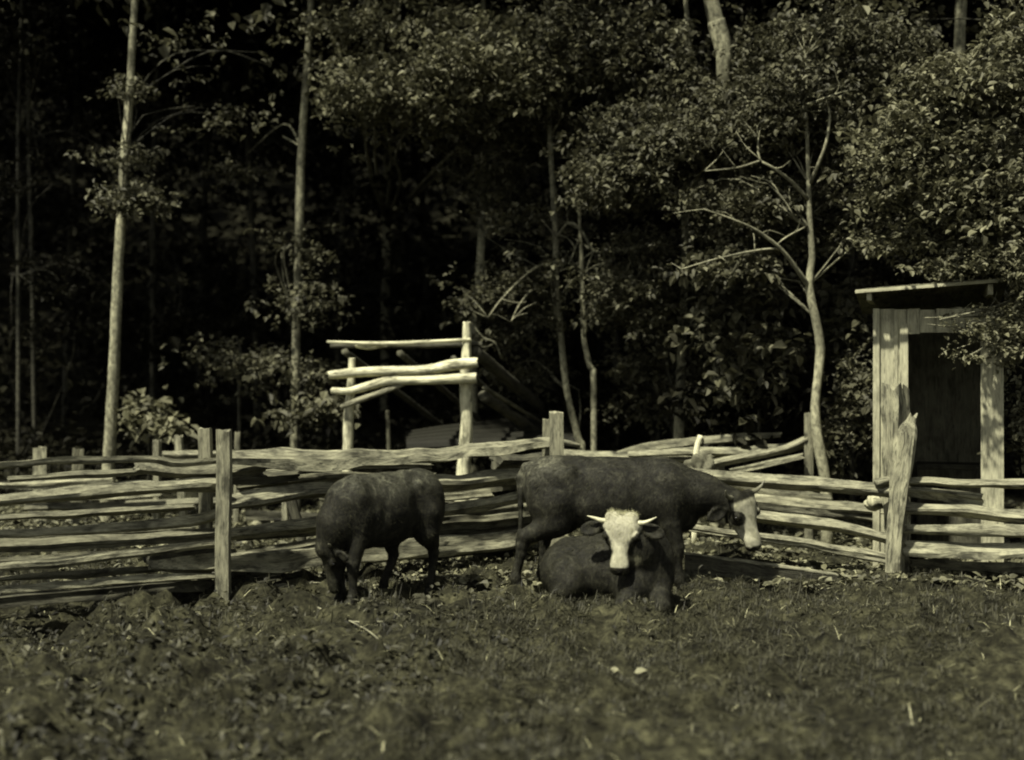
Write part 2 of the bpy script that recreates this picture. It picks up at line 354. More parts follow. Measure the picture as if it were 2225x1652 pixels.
def tree(label, path, blobs, m='bark', lm='leaf', base=None, name='tree', cat='tree', branches=(), group=None, top=None, seed=1, leafname='crown'):
    """path: [(u, v, Y, width px)]; blobs: [(u, v, Y, ru px, rv px, rdepth m, sprays, leaves per spray, leaf size m)]"""
    pts = [P(u, v, y) for u, v, y, w in path]; rad = [w * y / F / 2 for u, v, y, w in path]
    b0 = pts[0].copy(); gr = float(gz(b0[0], b0[1]))
    if b0[2] > gr - 0.05:
        pts.insert(0, np.array([b0[0], b0[1], gr - 0.15])); rad.insert(0, rad[0] * 1.15)
    if top:
        t = pts[-1]; d = (pts[-1] - pts[-2]); d = d / np.linalg.norm(d); d[2] = max(d[2], .9)
        pts.append(t + d * (top - t[2]) * 0.5); pts.append(t + d * (top - t[2])); rad += [rad[-1] * 0.75, 0.02]
    root = thing(name, label, cat, (pts[0][0], pts[0][1], gr), group)
    mb = MB(); sweep(mb, pts, rad, 9, seed, 0.07, step=0.15)
    tr = mb.build('trunk' if cat == 'tree' else 'stem', M[m], root)
    rng = random.Random(seed)
    for bi, br in enumerate(branches):
        mb = MB(); bp = [P(u, v, y) for u, v, y, w in br]; sweep(mb, bp, [w * y / F / 2 for u, v, y, w in br], 7, seed + 11 + bi, 0.08, step=0.06)
        mb.build('branch', M[m], root)
        for k in range(4 if len(br) > 3 else 2):        # side twigs
            j = rng.randrange(1, len(bp)); a = np.array(bp[j]); b = a + np.array([rng.uniform(-.35, .35), rng.uniform(-.15, .15), rng.uniform(-.05, .35)])
            mb = MB(); sweep(mb, [a, (a + b) / 2 + np.array([rng.uniform(-.05, .05), 0, rng.uniform(-.04, .05)]), b], [.007, .005, .002], 5, rng.randrange(999), .1, step=.06); mb.build('twig', M[m], root)
    VV, QQ, off = [], [], 0; ctr = []
    for (u, v, y, ru, rv, rd, ns, nl, ls) in blobs:
        c = P(u, v, y); r = (ru * y / F, rd, rv * y / F); ctr.append((c, r))
        V, q = sprays(open_gaps(in_blob(c, r, max(6, int(ns * 1.9)), .5)), nl, ls * (.80 if ls < .115 else .95), tw=max(0.22, ls * 3.4)); VV.append(V); QQ.append(q + off); off += len(V)
    if top:                                           # the crown above the picture
        t = pts[-1]
        for k in range(3):
            near = path[0][2] < 18.5
            c = np.array([t[0] + rng.uniform(-.8, .8), t[1] + (rng.uniform(.8, 2.2) if near else rng.uniform(-1, .8)), top - (.8 + k * .8 if near else 1.2 + k * 1.5)]); ctr.append((c, (2.2, 2.2, 1.3)))
            V, q = sprays(open_gaps(in_blob(c, (2.9, 2.6, 1.4), 120 if near else 300, 0.7)), 12, 0.12 if near else 0.17, tw=0.8); VV.append(V); QQ.append(q + off); off += len(V)
    if VV: leaves_obj(leafname if cat == 'tree' else 'foliage', np.concatenate(VV), np.concatenate(QQ), M[lm], root)
    if ctr:                                           # limbs and twigs carrying the leaf masses
        for (c, r) in ctr:
            for k in range(3):
                mb = MB()
                e = np.array(c) + np.array(r) * np.array([rng.uniform(-.8, .8), rng.uniform(-.8, .8), rng.uniform(-.5, .6)])
                j = min(range(len(pts)), key=lambda q: abs(pts[q][2] - (e[2] - 0.5))); s = pts[j]
                dd = np.linalg.norm(e - s); mid = s * 0.5 + e * 0.5 + np.array([rng.uniform(-.2, .2), rng.uniform(-.1, .1), rng.uniform(.05, .3)]) * min(dd, 1.5)
                r0 = min(rad[j] * 0.4, 0.007 + 0.005 * dd)
                sweep(mb, [s, mid, e], [r0, r0 * 0.6, 0.004], 5, rng.randrange(999), 0.1, step=0.25)
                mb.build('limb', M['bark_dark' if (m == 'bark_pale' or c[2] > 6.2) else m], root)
    return root

#TREES#
# ---------------------------------------------------------------- trees
tree('tall pale straight trunk left of the log frame, bright bark from ground to top', [(230, 1135, 17.1, 33), (236, 1000, 17.1, 28), (246, 830, 17.1, 25), (255, 620, 17.1, 23), (263, 480, 17.1, 20), (272, 330, 17.1, 20), (281, 220, 17.1, 18), (293, 0, 17.1, 15)],
     [(310, 420, 16.7, 75, 38, .5, 34, 9, .11), (270, 430, 16.7, 40, 24, .3, 14, 9, .10), (270, 335, 16.7, 60, 30, .4, 18, 9, .09), (285, 190, 16.7, 50, 40, .4, 14, 9, .09), (470, 250, 17.5, 100, 40, .6, 16, 8, .10), (480, 120, 17.5, 130, 60, .6, 10, 8, .09)], 'bark_pale', 'leaf', top=11, seed=3)
tree('slender pale trunk behind the log frame, its upper half bare and bright', [(640, 900, 18, 18), (645, 700, 18, 18), (651, 470, 18, 19), (656, 320, 18, 18), (667, 150, 18, 16), (676, 0, 18, 15)],
     [(600, 350, 20, 120, 40, .8, 20, 9, .10), (645, 660, 17.6, 110, 60, .4, 34, 9, .10), (600, 820, 17.7, 120, 50, .4, 40, 9, .10), (640, 540, 17.7, 90, 40, .3, 14, 9, .10)], 'bark', 'leaf', top=13, seed=4)
tree('dim grey trunk high behind the right end of the log frame', [(835, 900, 24, 18), (840, 480, 24, 20), (843, 300, 24, 18), (850, 0, 24, 16)],
     [(900, 250, 17.5, 180, 75, 1.0, 150, 10, .11), (780, 210, 17.5, 150, 60, 1.0, 85, 10, .11), (1060, 190, 17, 190, 80, 1.0, 230, 10, .11), (850, 100, 18, 190, 60, 1.0, 90, 10, .11), (1020, 80, 17.5, 150, 60, 1, 90, 10, .11)], 'bark', 'leaf_pale', top=13, seed=5,
     branches=[[(848, 280, 24, 10), (820, 240, 21, 7), (900, 215, 18, 5), (1050, 200, 17, 3)]])
tree('grey trunk with dark bark rising just right of the log frame', [(1030, 760, 19, 18), (1042, 600, 19, 18), (1050, 440, 19, 16), (1052, 250, 19, 14), (1050, 0, 19, 12)],
     [(1080, 340, 18.5, 110, 55, .8, 80, 10, .10), (1020, 300, 18, 90, 60, .8, 40, 10, .10), (1190, 240, 18, 110, 60, .8, 90, 10, .10)], 'bark', 'leaf', top=12, seed=6)
tree('thin crooked trunk leaning left above the tall fence post', [(1265, 985, 17.5, 17), (1256, 950, 17.5, 15), (1232, 850, 17.5, 15), (1218, 720, 17.5, 14), (1208, 600, 17.5, 13), (1207, 500, 17.5, 13), (1195, 300, 17.5, 11), (1192, 100, 17.5, 10)],
     [(1100, 680, 17.4, 90, 60, .5, 120, 10, .10), (1150, 590, 17.4, 120, 60, .6, 80, 10, .09), (1130, 800, 18.3, 90, 60, .5, 40, 10, .10), (1160, 430, 18.3, 110, 70, .6, 60, 10, .10), (1240, 110, 17, 170, 80, .9, 220, 10, .11), (1130, 500, 17.5, 90, 60, .6, 24, 9, .09)], 'bark', 'leaf', top=10, seed=7,
     branches=[[(1210, 590, 17.5, 7), (1180, 575, 17.3, 6), (1140, 600, 17, 5), (1090, 650, 16.6, 4), (1060, 690, 16.4, 2)], [(1206, 520, 17.5, 5), (1235, 485, 17.3, 6), (1262, 500, 17.2, 7), (1290, 545, 17, 6), (1320, 548, 17, 5), (1330, 575, 17, 3)],
               [(1290, 545, 17, 4), (1272, 590, 17, 3), (1262, 620, 17, 2)], [(1265, 500, 17.2, 4), (1250, 540, 17.1, 3), (1235, 575, 17, 2)], [(1330, 545, 17, 4), (1365, 550, 17, 4), (1400, 590, 17, 2)], [(1290, 545, 17, 4), (1250, 575, 17.2, 3), (1215, 590, 17.3, 2)],
               [(1300, 760, 16.6, 1), (1090, 780, 16.4, 5), (1075, 745, 16.3, 4), (1050, 735, 16.3, 2)][1:], [(1205, 640, 17.5, 4), (1160, 630, 17, 4), (1130, 660, 16.6, 3), (1110, 700, 16.3, 2)]])
tree('short crooked sapling with a bent foot between two thin trunks', [(1290, 830, 17, 13), (1283, 800, 17, 13), (1270, 745, 17, 12), (1268, 700, 17, 11), (1265, 600, 17, 10), (1262, 520, 17, 8), (1255, 400, 17, 5)],
     [(1300, 640, 16.6, 80, 55, .5, 70, 10, .09), (1380, 560, 16.5, 90, 50, .6, 80, 10, .09)], 'bark', 'leaf', seed=8)
tree('straight mottled trunk behind the stacked rails, right of centre', [(1474, 985, 17, 22), (1476, 900, 17, 21), (1482, 740, 17, 19), (1486, 620, 17, 17), (1490, 450, 17, 16), (1497, 300, 17, 14), (1500, 150, 17, 12), (1490, 0, 17, 10)],
     [(1350, 660, 17.6, 120, 60, .6, 60, 10, .10), (1560, 620, 17.4, 120, 70, .6, 70, 10, .10), (1430, 880, 17.9, 130, 50, .5, 60, 10, .10), (1610, 520, 17.2, 120, 60, .6, 70, 10, .10), (1560, 760, 17.5, 110, 60, .6, 50, 10, .11), (1420, 350, 16, 150, 85, .9, 330, 11, .10), (1330, 380, 16, 90, 70, .7, 150, 11, .10), (1480, 250, 16.3, 110, 70, .8, 180, 10, .10), (1440, 610, 16.3, 120, 60, .7, 110, 10, .09), (1420, 720, 16.6, 70, 50, .5, 50, 9, .10), (1540, 800, 17.3, 80, 30, .3, 24, 9, .13), (1420, 790, 17.3, 60, 30, .3, 16, 9, .12), (1400, 120, 17, 150, 80, .9, 240, 10, .11)],
     'bark_pale', 'leaf', top=10, seed=9, branches=[[(1487, 550, 16.9, 5), (1500, 420, 16.6, 6), (1530, 365, 16, 6), (1560, 330, 15.8, 4), (1590, 305, 15.6, 2)], [(1530, 365, 16, 4), (1500, 340, 15.9, 3), (1490, 320, 15.9, 2)], [(1500, 400, 16.5, 5), (1470, 415, 16.2, 5), (1445, 430, 16.2, 3)]])
tree('bright slender sapling with curving trunk and arching limbs left of the shed', [(1797, 1095, 14.6, 25), (1790, 1020, 14.6, 24), (1775, 945, 14.6, 23), (1771, 880, 14.6, 21), (1777, 820, 14.6, 20), (1783, 755, 14.6, 21), (1772, 690, 14.6, 20), (1758, 620, 14.6, 18), (1765, 560, 14.6, 15), (1761, 500, 14.6, 13), (1757, 400, 14.6, 10), (1753, 270, 14.6, 8), (1750, 120, 14.6, 4)],
     [(1700, 230, 15.1, 150, 90, .7, 264, 10, .095), (1640, 300, 15.3, 110, 80, .7, 160, 10, .09), (1830, 300, 15.2, 90, 110, .6, 120, 10, .095), (1600, 450, 15.2, 140, 60, .6, 136, 10, .09), (1760, 430, 14.8, 70, 40, .4, 48, 9, .09), (1800, 500, 14.9, 120, 50, .5, 88, 9, .09), (1600, 590, 15.2, 110, 35, .5, 44, 9, .12), (1720, 90, 15.5, 180, 90, .8, 240, 10, .095), (1860, 130, 15.7, 120, 90, .8, 128, 10, .095)],
     'bark_sapling', 'leaf', seed=10,
     branches=[[(1759, 625, 14.6, 13), (1735, 590, 14.5, 11), (1700, 545, 14.4, 9), (1650, 505, 14.3, 7), (1600, 480, 14.2, 5), (1530, 455, 14.1, 3)], [(1690, 540, 14.4, 5), (1640, 545, 14.3, 5), (1560, 562, 14.2, 4), (1480, 585, 14.1, 2)],
               [(1757, 435, 14.6, 9), (1720, 395, 14.5, 8), (1680, 365, 14.4, 6), (1650, 345, 14.4, 5), (1648, 300, 14.4, 3), (1655, 270, 14.4, 2)], [(1760, 400, 14.6, 9), (1775, 365, 14.5, 8), (1795, 310, 14.4, 7), (1803, 250, 14.4, 5), (1795, 220, 14.4, 2)],
               [(1755, 270, 14.6, 6), (1740, 235, 14.5, 5), (1770, 222, 14.4, 5), (1800, 210, 14.3, 3), (1830, 200, 14.3, 2)], [(1725, 470, 14.5, 4), (1700, 430, 14.5, 4), (1670, 400, 14.5, 2)], [(1756, 490, 14.6, 3), (1710, 515, 14.5, 4), (1690, 530, 14.4, 2)],
               [(1650, 350, 14.4, 4), (1600, 365, 14.6, 4), (1530, 372, 14.8, 2)]])
tree('thick pale trunk fragment showing high up between leaves, right of centre', [(1560, 960, 16.2, 30), (1578, 300, 16.0, 28), (1572, 160, 15.9, 30), (1574, 110, 15.9, 36), (1556, 50, 15.9, 38), (1545, 0, 15.9, 34)],
     [(1620, 20, 21, 120, 60, .8, 60, 9, .11)], 'bark_pale', 'leaf', top=13, seed=11)
tree('pale trunk standing high above the shed roof at the right edge', [(2075, 900, 17.0, 28), (2080, 300, 17.0, 26), (2084, 110, 17.0, 25), (2088, 0, 17.0, 24)],
     [(2120, 330, 18, 130, 90, .9, 160, 10, .10), (1960, 220, 18, 110, 90, .8, 130, 10, .10)], 'bark_pale', 'leaf', top=12, seed=12)
tree('large leaved tree overhanging the shed from the right edge', [(2330, 1150, 14, 50), (2320, 800, 14, 46), (2310, 400, 14, 40), (2290, 100, 14, 30)],
     [(2110, 200, 13.4, 110, 75, .6, 260, 10, .10), (2030, 330, 13.4, 130, 80, .6, 260, 10, .105), (2150, 430, 13.2, 110, 90, .6, 300, 10, .105), (2060, 510, 13.6, 140, 50, .5, 160, 10, .08), (2180, 600, 13.0, 90, 70, .5, 230, 10, .08), (2090, 590, 13.2, 90, 40, .4, 110, 10, .07),
      (2170, 700, 12.8, 60, 50, .25, 60, 9, .07), (2060, 700, 12.8, 75, 22, .2, 16, 9, .075), (2100, 765, 12.8, 60, 24, .2, 12, 9, .075), (2175, 770, 12.75, 30, 40, .15, 18, 9, .07), (2210, 900, 13.3, 30, 120, .3, 40, 9, .09), (2230, 150, 13.6, 70, 120, .6, 120, 10, .1), (1930, 420, 13.6, 70, 70, .5, 60, 9, .1)],
     'bark', 'leaf_pale', top=9, seed=13, branches=[[(2310, 500, 14, 16), (2240, 420, 13.6, 12), (2150, 360, 13.4, 8), (2030, 300, 13.4, 5), (1960, 270, 13.4, 3)], [(2315, 650, 14, 12), (2240, 640, 13.2, 8), (2150, 670, 12.9, 5), (2040, 695, 12.9, 3)]])
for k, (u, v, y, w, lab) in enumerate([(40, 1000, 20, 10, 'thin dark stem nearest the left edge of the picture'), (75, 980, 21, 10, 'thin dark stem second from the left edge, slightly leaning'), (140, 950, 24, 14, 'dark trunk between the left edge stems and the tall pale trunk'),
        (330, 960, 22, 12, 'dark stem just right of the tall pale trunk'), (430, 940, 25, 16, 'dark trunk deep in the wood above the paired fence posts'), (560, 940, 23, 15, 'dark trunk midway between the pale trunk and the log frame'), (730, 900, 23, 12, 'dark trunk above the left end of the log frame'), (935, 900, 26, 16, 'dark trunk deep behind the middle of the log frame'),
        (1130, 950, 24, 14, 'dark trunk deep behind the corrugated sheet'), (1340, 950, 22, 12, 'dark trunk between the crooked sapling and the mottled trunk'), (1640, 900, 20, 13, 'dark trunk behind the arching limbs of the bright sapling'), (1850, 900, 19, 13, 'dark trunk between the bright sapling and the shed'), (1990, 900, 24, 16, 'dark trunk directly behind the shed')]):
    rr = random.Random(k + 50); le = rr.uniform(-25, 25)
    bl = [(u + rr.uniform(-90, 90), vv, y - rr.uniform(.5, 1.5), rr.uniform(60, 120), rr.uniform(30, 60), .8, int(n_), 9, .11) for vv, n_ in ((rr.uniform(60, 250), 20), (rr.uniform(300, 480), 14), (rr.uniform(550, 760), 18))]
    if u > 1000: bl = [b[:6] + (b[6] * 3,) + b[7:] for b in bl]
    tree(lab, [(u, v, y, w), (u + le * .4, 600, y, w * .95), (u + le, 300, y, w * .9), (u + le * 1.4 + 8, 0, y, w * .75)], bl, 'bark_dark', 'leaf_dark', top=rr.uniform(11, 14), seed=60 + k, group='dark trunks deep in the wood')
# bushes and low growth
def shrub(label, u, v, y, ru, rv, ns, ls, lm='leaf', seed=1, nl=9):
    tree(label, [(u, v + rv, y, 8), (u + 4, v, y, 5), (u - 6, v - rv * .8, y, 3)], [(u, v, y, ru, rv, .5, ns, nl, ls)], 'bark_dark', lm, name='shrub', cat='shrub', seed=seed)
shrub('bush of big pale leaves at the foot of the tall pale trunk', 325, 915, 17.6, 70, 40, 22, .16, 'leaf_pale', 21)
shrub('leafy bush between the tall pale trunk and the log frame', 520, 770, 18.0, 110, 45, 34, .11, 'leaf', 22)
shrub('low leafy spray touching the left side of the log frame', 650, 890, 17.2, 80, 26, 26, .12, 'leaf', 23)
shrub('narrow bush behind the left crossbar ends of the log frame', 650, 800, 18.6, 70, 50, 16, .11, 'leaf', 24)
shrub('dim large leaved bush left of the bright sapling', 1650, 790, 15.6, 110, 70, 46, .15, 'leaf', 25)
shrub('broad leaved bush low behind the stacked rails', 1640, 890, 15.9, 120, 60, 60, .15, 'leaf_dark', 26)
shrub('bush with hanging leaves between the mottled trunk and the bright sapling', 1620, 680, 15.8, 110, 60, 50, .14, 'leaf', 27)
shrub('dense low bush between the bright sapling and the shed', 1850, 900, 15.2, 55, 130, 130, .10, 'leaf', 28)
shrub('upper bush between the bright sapling and the shed roof', 1850, 660, 15.6, 70, 90, 70, .12, 'leaf', 29)
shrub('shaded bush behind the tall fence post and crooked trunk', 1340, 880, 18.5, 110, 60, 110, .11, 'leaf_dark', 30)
shrub('shaded bush under the mottled trunk, above the stacked rails', 1430, 800, 17.8, 90, 90, 80, .11, 'leaf', 31)
#UNDERGROWTH#
n = 9000
ux = NR.uniform(-13, 13, n); uy = 18.3 + 14 * NR.random(n) ** 1.3
keep = (np.sin(ux * 1.7 + uy) + np.sin(uy * 2.1 - ux * .6) + NR.normal(0, .6, n)) > -0.4; ux, uy = ux[keep], uy[keep]
V, q = sprays(np.stack([ux, uy, gz(ux, uy) + 0.05 + 0.75 * NR.random(len(ux)) ** 2], 1), 7, .12)
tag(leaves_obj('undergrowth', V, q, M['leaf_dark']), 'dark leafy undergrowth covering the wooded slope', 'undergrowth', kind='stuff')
n = 12000; ux = NR.uniform(-1, 1, n); uy = 21 + 24 * NR.random(n) ** 1.3; ux = ux * (uy * .5 + 3); uz = gz(ux, uy) + 8 * NR.random(n) ** .9
keep = (np.sin(ux * .9 + uz * .8) + np.sin(uz * 1.3 - uy * .6 + ux * .3) + NR.normal(0, .7, n)) > -.6
V, q = sprays(np.stack([ux, uy, uz], 1)[keep], 9, .20, tw=1.0)
n = 7000; ux = NR.uniform(-20, 20, n); uy = NR.uniform(19.5, 46, n); uz = gz(ux, uy) + 8.5 + 3 * NR.random(n)  # unseen canopy layer added to keep sun off the far leaves
V2, q2 = sprays(np.stack([ux, uy, uz], 1), 6, .42, tw=1.6); q = np.concatenate([q, q2 + len(V)]); V = np.concatenate([V, V2])
tag(leaves_obj('far_woods', V, q, M['leaf_dark']), 'dark mass of foliage deep in the wood behind the trunks, with an unseen sun-blocking canopy added above', 'woods', kind='stuff')
#TREES_END#

# ---------------------------------------------------------------- fences
def rail(parent, pts, seed, m='rail', name='rail', split=0.5, rough=0.07, flat_=0.8, ragged=0.05, lay=None, twist=0.15):
    """pts: [(u, v, Y, thickness px)]"""
    rg = random.Random(seed * 7); pp, ww = [], []
    for a, b in zip(pts[:-1], pts[1:]):
        nn = max(1, int(abs(b[0] - a[0]) / 55))
        for k in range(nn):
            t = k / nn; c = [a[i] * (1 - t) + b[i] * t for i in range(4)]; j = c[3] * (.10 if k or pp else 0)
            pp.append(P(c[0], c[1] + rg.uniform(-j, j), c[2] + rg.uniform(-.012, .012))); ww.append(c[3] * rg.uniform(.86, 1.1))
    pp.append(P(*pts[-1][:3])); ww.append(pts[-1][3])
    mb = MB(); sweep(mb, pp, [w * pts[0][2] / F / 2 * 1.12 for w in ww], 14, seed, rough * 1.5, split, 0.045, flat_ * 1.12, ragged, twist)
    o = mb.build(name, M[m], parent, True)
    me = o.data
    try: me.set_sharp_from_angle(angle=R(38))
    except Exception: pass
    return o
def fy(u):                                   # distance of the left front fence line at u
    t = (-2.44 + (1112.5 - u) / F * 11.3) / (-2.87 - (1112.5 - u) / F * 2.27); return 11.3 + 2.27 * t
fl = thing('rail_fence', 'split rail fence running left from behind the standing cattle, tall square post with pale rails', 'fence', (-2.44, 11.3, 0))
def post(parent, u, vtop, y, w, zb=-0.3, m='post', lean=0, seed=1, split=0.5, ragged=0.01, top_w=None, flat_=0.85, name='post', rough=0.03):
    a = P(u, vtop, y); r = w * y / F / 2; b = np.array([a[0] - lean, y, zb]); rt = (top_w or w) * y / F / 2
    mb = MB(); sweep(mb, [b, (a + b) / 2, a], [r, (r + rt) / 2, rt], 12, seed, rough, split, 0.09, flat_, ragged)
    o = mb.build(name, M[m], parent)
    try: o.data.set_sharp_from_angle(angle=R(38))
    except Exception: pass
    return o
def boxpost(parent, u, vtop, y, wpx, m='post', lean=0.0, seed=1, zb=-0.3, dpth=None):
    a = P(u, vtop, y); w = wpx * y / F; rng = random.Random(seed); mb = MB(); d = dpth or w
    rings, uvs = [], []; n = 16
    for i in range(n + 1):
        t = i / n; z = zb + (a[2] - zb) * t; cx = a[0] - lean * (1 - t) + 0.006 * math.sin(t * 7 + seed); r = []
        for (sx, sy) in ((-1, -1), (-.4, -1.04), (.4, -1.02), (1, -1), (1.03, 0), (1, 1), (0, 1), (-1, 1), (-1.02, 0)):
            r.append(np.array([cx + sx * w / 2 * (1 + .03 * mnoise.noise(Vector((seed, sx * 3 + sy, t * 6)))), y + sy * d / 2, z + (rng.uniform(-.012, .012) if i == n else 0)]))
        rings.append(r); uvs.append((w * 4, z + seed))
    mb.ring_sweep(rings, uvs); o = mb.build('post', M[m], parent)
    try: o.data.set_sharp_from_angle(angle=R(30))
    except Exception: pass
    return o
boxpost(fl, 486, 935, 11.22, 29, seed=2)
boxpost(fl, 446, 931, 11.62, 26, seed=3)
boxpost(fl, 1210, 896, 13.30, 30, seed=4)
boxpost(fl, 1190, 912, 13.75, 20, seed=5)
def FL(pts, seed, dy=0.0, m='rail', **k): rail(fl, [(u, v, fy(u) + dy, w) for u, v, w in pts], seed, m, **k)
FL([(-120, 1026, 14), (0, 1012, 17), (110, 1003, 19), (235, 998, 19), (330, 999, 20), (385, 1006, 18), (480, 1000, 14)], 31, .12)
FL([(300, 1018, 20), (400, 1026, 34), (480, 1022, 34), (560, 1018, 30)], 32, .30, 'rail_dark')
FL([(-120, 1095, 18), (0, 1085, 24), (150, 1074, 32), (300, 1062, 34), (480, 1054, 34)], 33, .12)
FL([(-60, 1164, 16), (60, 1160, 22), (200, 1152, 22), (330, 1140, 26), (420, 1128, 32), (482, 1113, 30)], 34, .16)
FL([(-100, 1186, 30), (100, 1180, 32), (300, 1172, 34), (480, 1160, 30)], 35, .32, 'rail_dark')
FL([(-100, 1240, 14), (0, 1231, 17), (120, 1222, 20), (250, 1206, 19), (400, 1190, 18), (482, 1180, 16)], 36, .12)
FL([(330, 1230, 20), (400, 1226, 38), (482, 1222, 44)], 37, .22)
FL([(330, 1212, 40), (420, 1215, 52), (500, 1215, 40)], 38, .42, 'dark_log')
FL([(-100, 1286, 14), (60, 1278, 18), (250, 1264, 20), (400, 1256, 18), (482, 1252, 16)], 39, .14)
FL([(-100, 1314, 30), (60, 1302, 34), (250, 1286, 32), (420, 1274, 30), (590, 1262, 24)], 40, .34, 'dark_log')
# middle bay
FL([(490, 996, 26), (560, 1000, 36), (630, 1004, 42), (720, 1003, 40), (850, 997, 36), (960, 990, 34), (1080, 977, 32), (1140, 970, 30), (1200, 963, 26)], 41, .12)
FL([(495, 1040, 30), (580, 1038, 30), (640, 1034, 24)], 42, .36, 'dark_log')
FL([(495, 1092, 28), (580, 1080, 34), (680, 1066, 30), (800, 1060, 30), (950, 1048, 32), (1060, 1040, 32), (1195, 1032, 30)], 43, .12)
FL([(495, 1160, 26), (600, 1146, 30), (720, 1132, 30), (850, 1118, 30), (960, 1108, 32), (1060, 1094, 30), (1195, 1070, 26)], 44, .14)
FL([(495, 1222, 44), (600, 1219, 48), (720, 1210, 46), (850, 1196, 44), (1000, 1184, 48), (1100, 1174, 44), (1200, 1160, 34)], 45, .13, flat_=.8)
FL([(500, 1301, 18), (570, 1292, 26), (640, 1277, 28), (740, 1271, 24), (850, 1266, 22), (960, 1258, 22), (1060, 1248, 22), (1195, 1238, 20)], 46, .12, 'rail')
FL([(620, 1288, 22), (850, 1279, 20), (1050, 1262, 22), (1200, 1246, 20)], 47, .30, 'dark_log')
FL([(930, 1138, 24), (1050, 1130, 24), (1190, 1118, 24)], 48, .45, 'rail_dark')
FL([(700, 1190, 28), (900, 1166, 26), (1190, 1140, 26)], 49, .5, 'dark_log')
FL([(1080, 1002, 34), (1190, 998, 34)], 52, .5, 'dark_log')
FL([(950, 1082, 14), (1062, 1072, 16)], 53, .5)
FL([(500, 1250, 40), (590, 1252, 46)], 54, .5, 'dark_log')
rx = random.Random(8)
for k in range(9):                                  # more old rails packed behind in the middle and left bays
    u0 = rx.choice((500, 520, 700, 880)); u1 = min(1200, u0 + rx.uniform(300, 600)); v0 = 1020 + k * 27 + rx.uniform(-6, 6)
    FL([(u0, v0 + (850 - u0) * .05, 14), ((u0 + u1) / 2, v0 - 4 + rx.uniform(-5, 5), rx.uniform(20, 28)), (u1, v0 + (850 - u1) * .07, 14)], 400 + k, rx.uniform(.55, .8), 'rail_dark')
for k in range(6):
    v0 = 1030 + k * 42 + rx.uniform(-6, 6); u0 = rx.uniform(-80, 120); u1 = rx.uniform(340, 520)
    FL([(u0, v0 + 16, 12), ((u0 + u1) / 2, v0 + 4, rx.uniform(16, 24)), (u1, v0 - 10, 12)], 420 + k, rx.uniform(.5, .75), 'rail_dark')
# right run
fr = thing('rail_fence', 'lower rail fence in front of the shed, with jagged broken post in the middle', 'fence', P(1945, 1262, 12.5) * [1, 1, 0])
def ry(u): return np.interp(u, [1200, 1480, 1940, 2300], [13.6, 13.1, 12.5, 12.3])
def FR(pts, seed, dy=0.0, m='rail', **k): rail(fr, [(u, v, ry(u) + dy, w) for u, v, w in pts], seed, m, **k)
FR([(1380, 1012, 22), (1515, 1030, 26), (1620, 1040, 29), (1720, 1049, 28), (1830, 1057, 27), (1945, 1068, 24)], 61, .14)
FR([(1380, 1080, 18), (1640, 1120, 24), (1730, 1132, 25), (1830, 1148, 25), (1935, 1172, 20)], 62, .14)
FR([(1380, 1130, 18), (1640, 1167, 22), (1760, 1183, 25), (1930, 1215, 25)], 63, .14)
FR([(1970, 1046, 19), (2080, 1049, 21), (2225, 1050, 20), (2330, 1046, 18)], 64, .12)
FR([(1975, 1066, 17), (2060, 1074, 22), (2127, 1082, 22)], 65, .22)
FR([(1965, 1106, 22), (2100, 1112, 27), (2225, 1122, 29), (2330, 1126, 26)], 66, .14)
FR([(1970, 1150, 24), (2100, 1154, 30), (2225, 1155, 31), (2330, 1155, 28)], 67, .12)
FR([(1970, 1192, 26), (2100, 1198, 31), (2225, 1200, 30), (2330, 1200, 28)], 68, .14)
FR([(1985, 1222, 18), (2150, 1232, 22), (2330, 1238, 20)], 69, .3, 'rail_dark')
# weathered rails further behind, sagging to the right
FR([(1500, 1062, 26), (1600, 1078, 28), (1720, 1092, 26), (1850, 1106, 24), (1935, 1114, 18)], 70, 1.0)
FR([(1520, 1090, 22), (1640, 1100, 26), (1780, 1112, 26), (1900, 1128, 18)], 71, 1.0, 'rail_dark')
FR([(1560, 1046, 16), (1680, 1066, 22), (1800, 1084, 16)], 72, 1.1, 'rail_dark')
# broad bottom board, shade on its face put into the dark wood colour
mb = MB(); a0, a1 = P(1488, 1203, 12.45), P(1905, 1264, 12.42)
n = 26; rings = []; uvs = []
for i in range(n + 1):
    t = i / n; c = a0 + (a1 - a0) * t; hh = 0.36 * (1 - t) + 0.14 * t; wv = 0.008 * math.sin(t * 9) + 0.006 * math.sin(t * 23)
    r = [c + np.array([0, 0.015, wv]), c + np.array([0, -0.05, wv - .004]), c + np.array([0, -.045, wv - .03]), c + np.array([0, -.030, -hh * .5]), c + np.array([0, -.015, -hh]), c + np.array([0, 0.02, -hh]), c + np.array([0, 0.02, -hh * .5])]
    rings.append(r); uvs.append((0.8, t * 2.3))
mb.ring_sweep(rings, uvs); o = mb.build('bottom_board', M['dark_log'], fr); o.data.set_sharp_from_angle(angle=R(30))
mb = MB(); sweep(mb, [a0 + [-.05, -.02, .012], (a0 + a1) / 2 + [0, -.02, .016], a1 + [.02, -.02, .008]], [.020, .024, .016], 8, 88, .12, .3, .06, .6, .02); mb.build('rail', M['rail'], fr)  # paler strip added to stand for the board's lit top edge
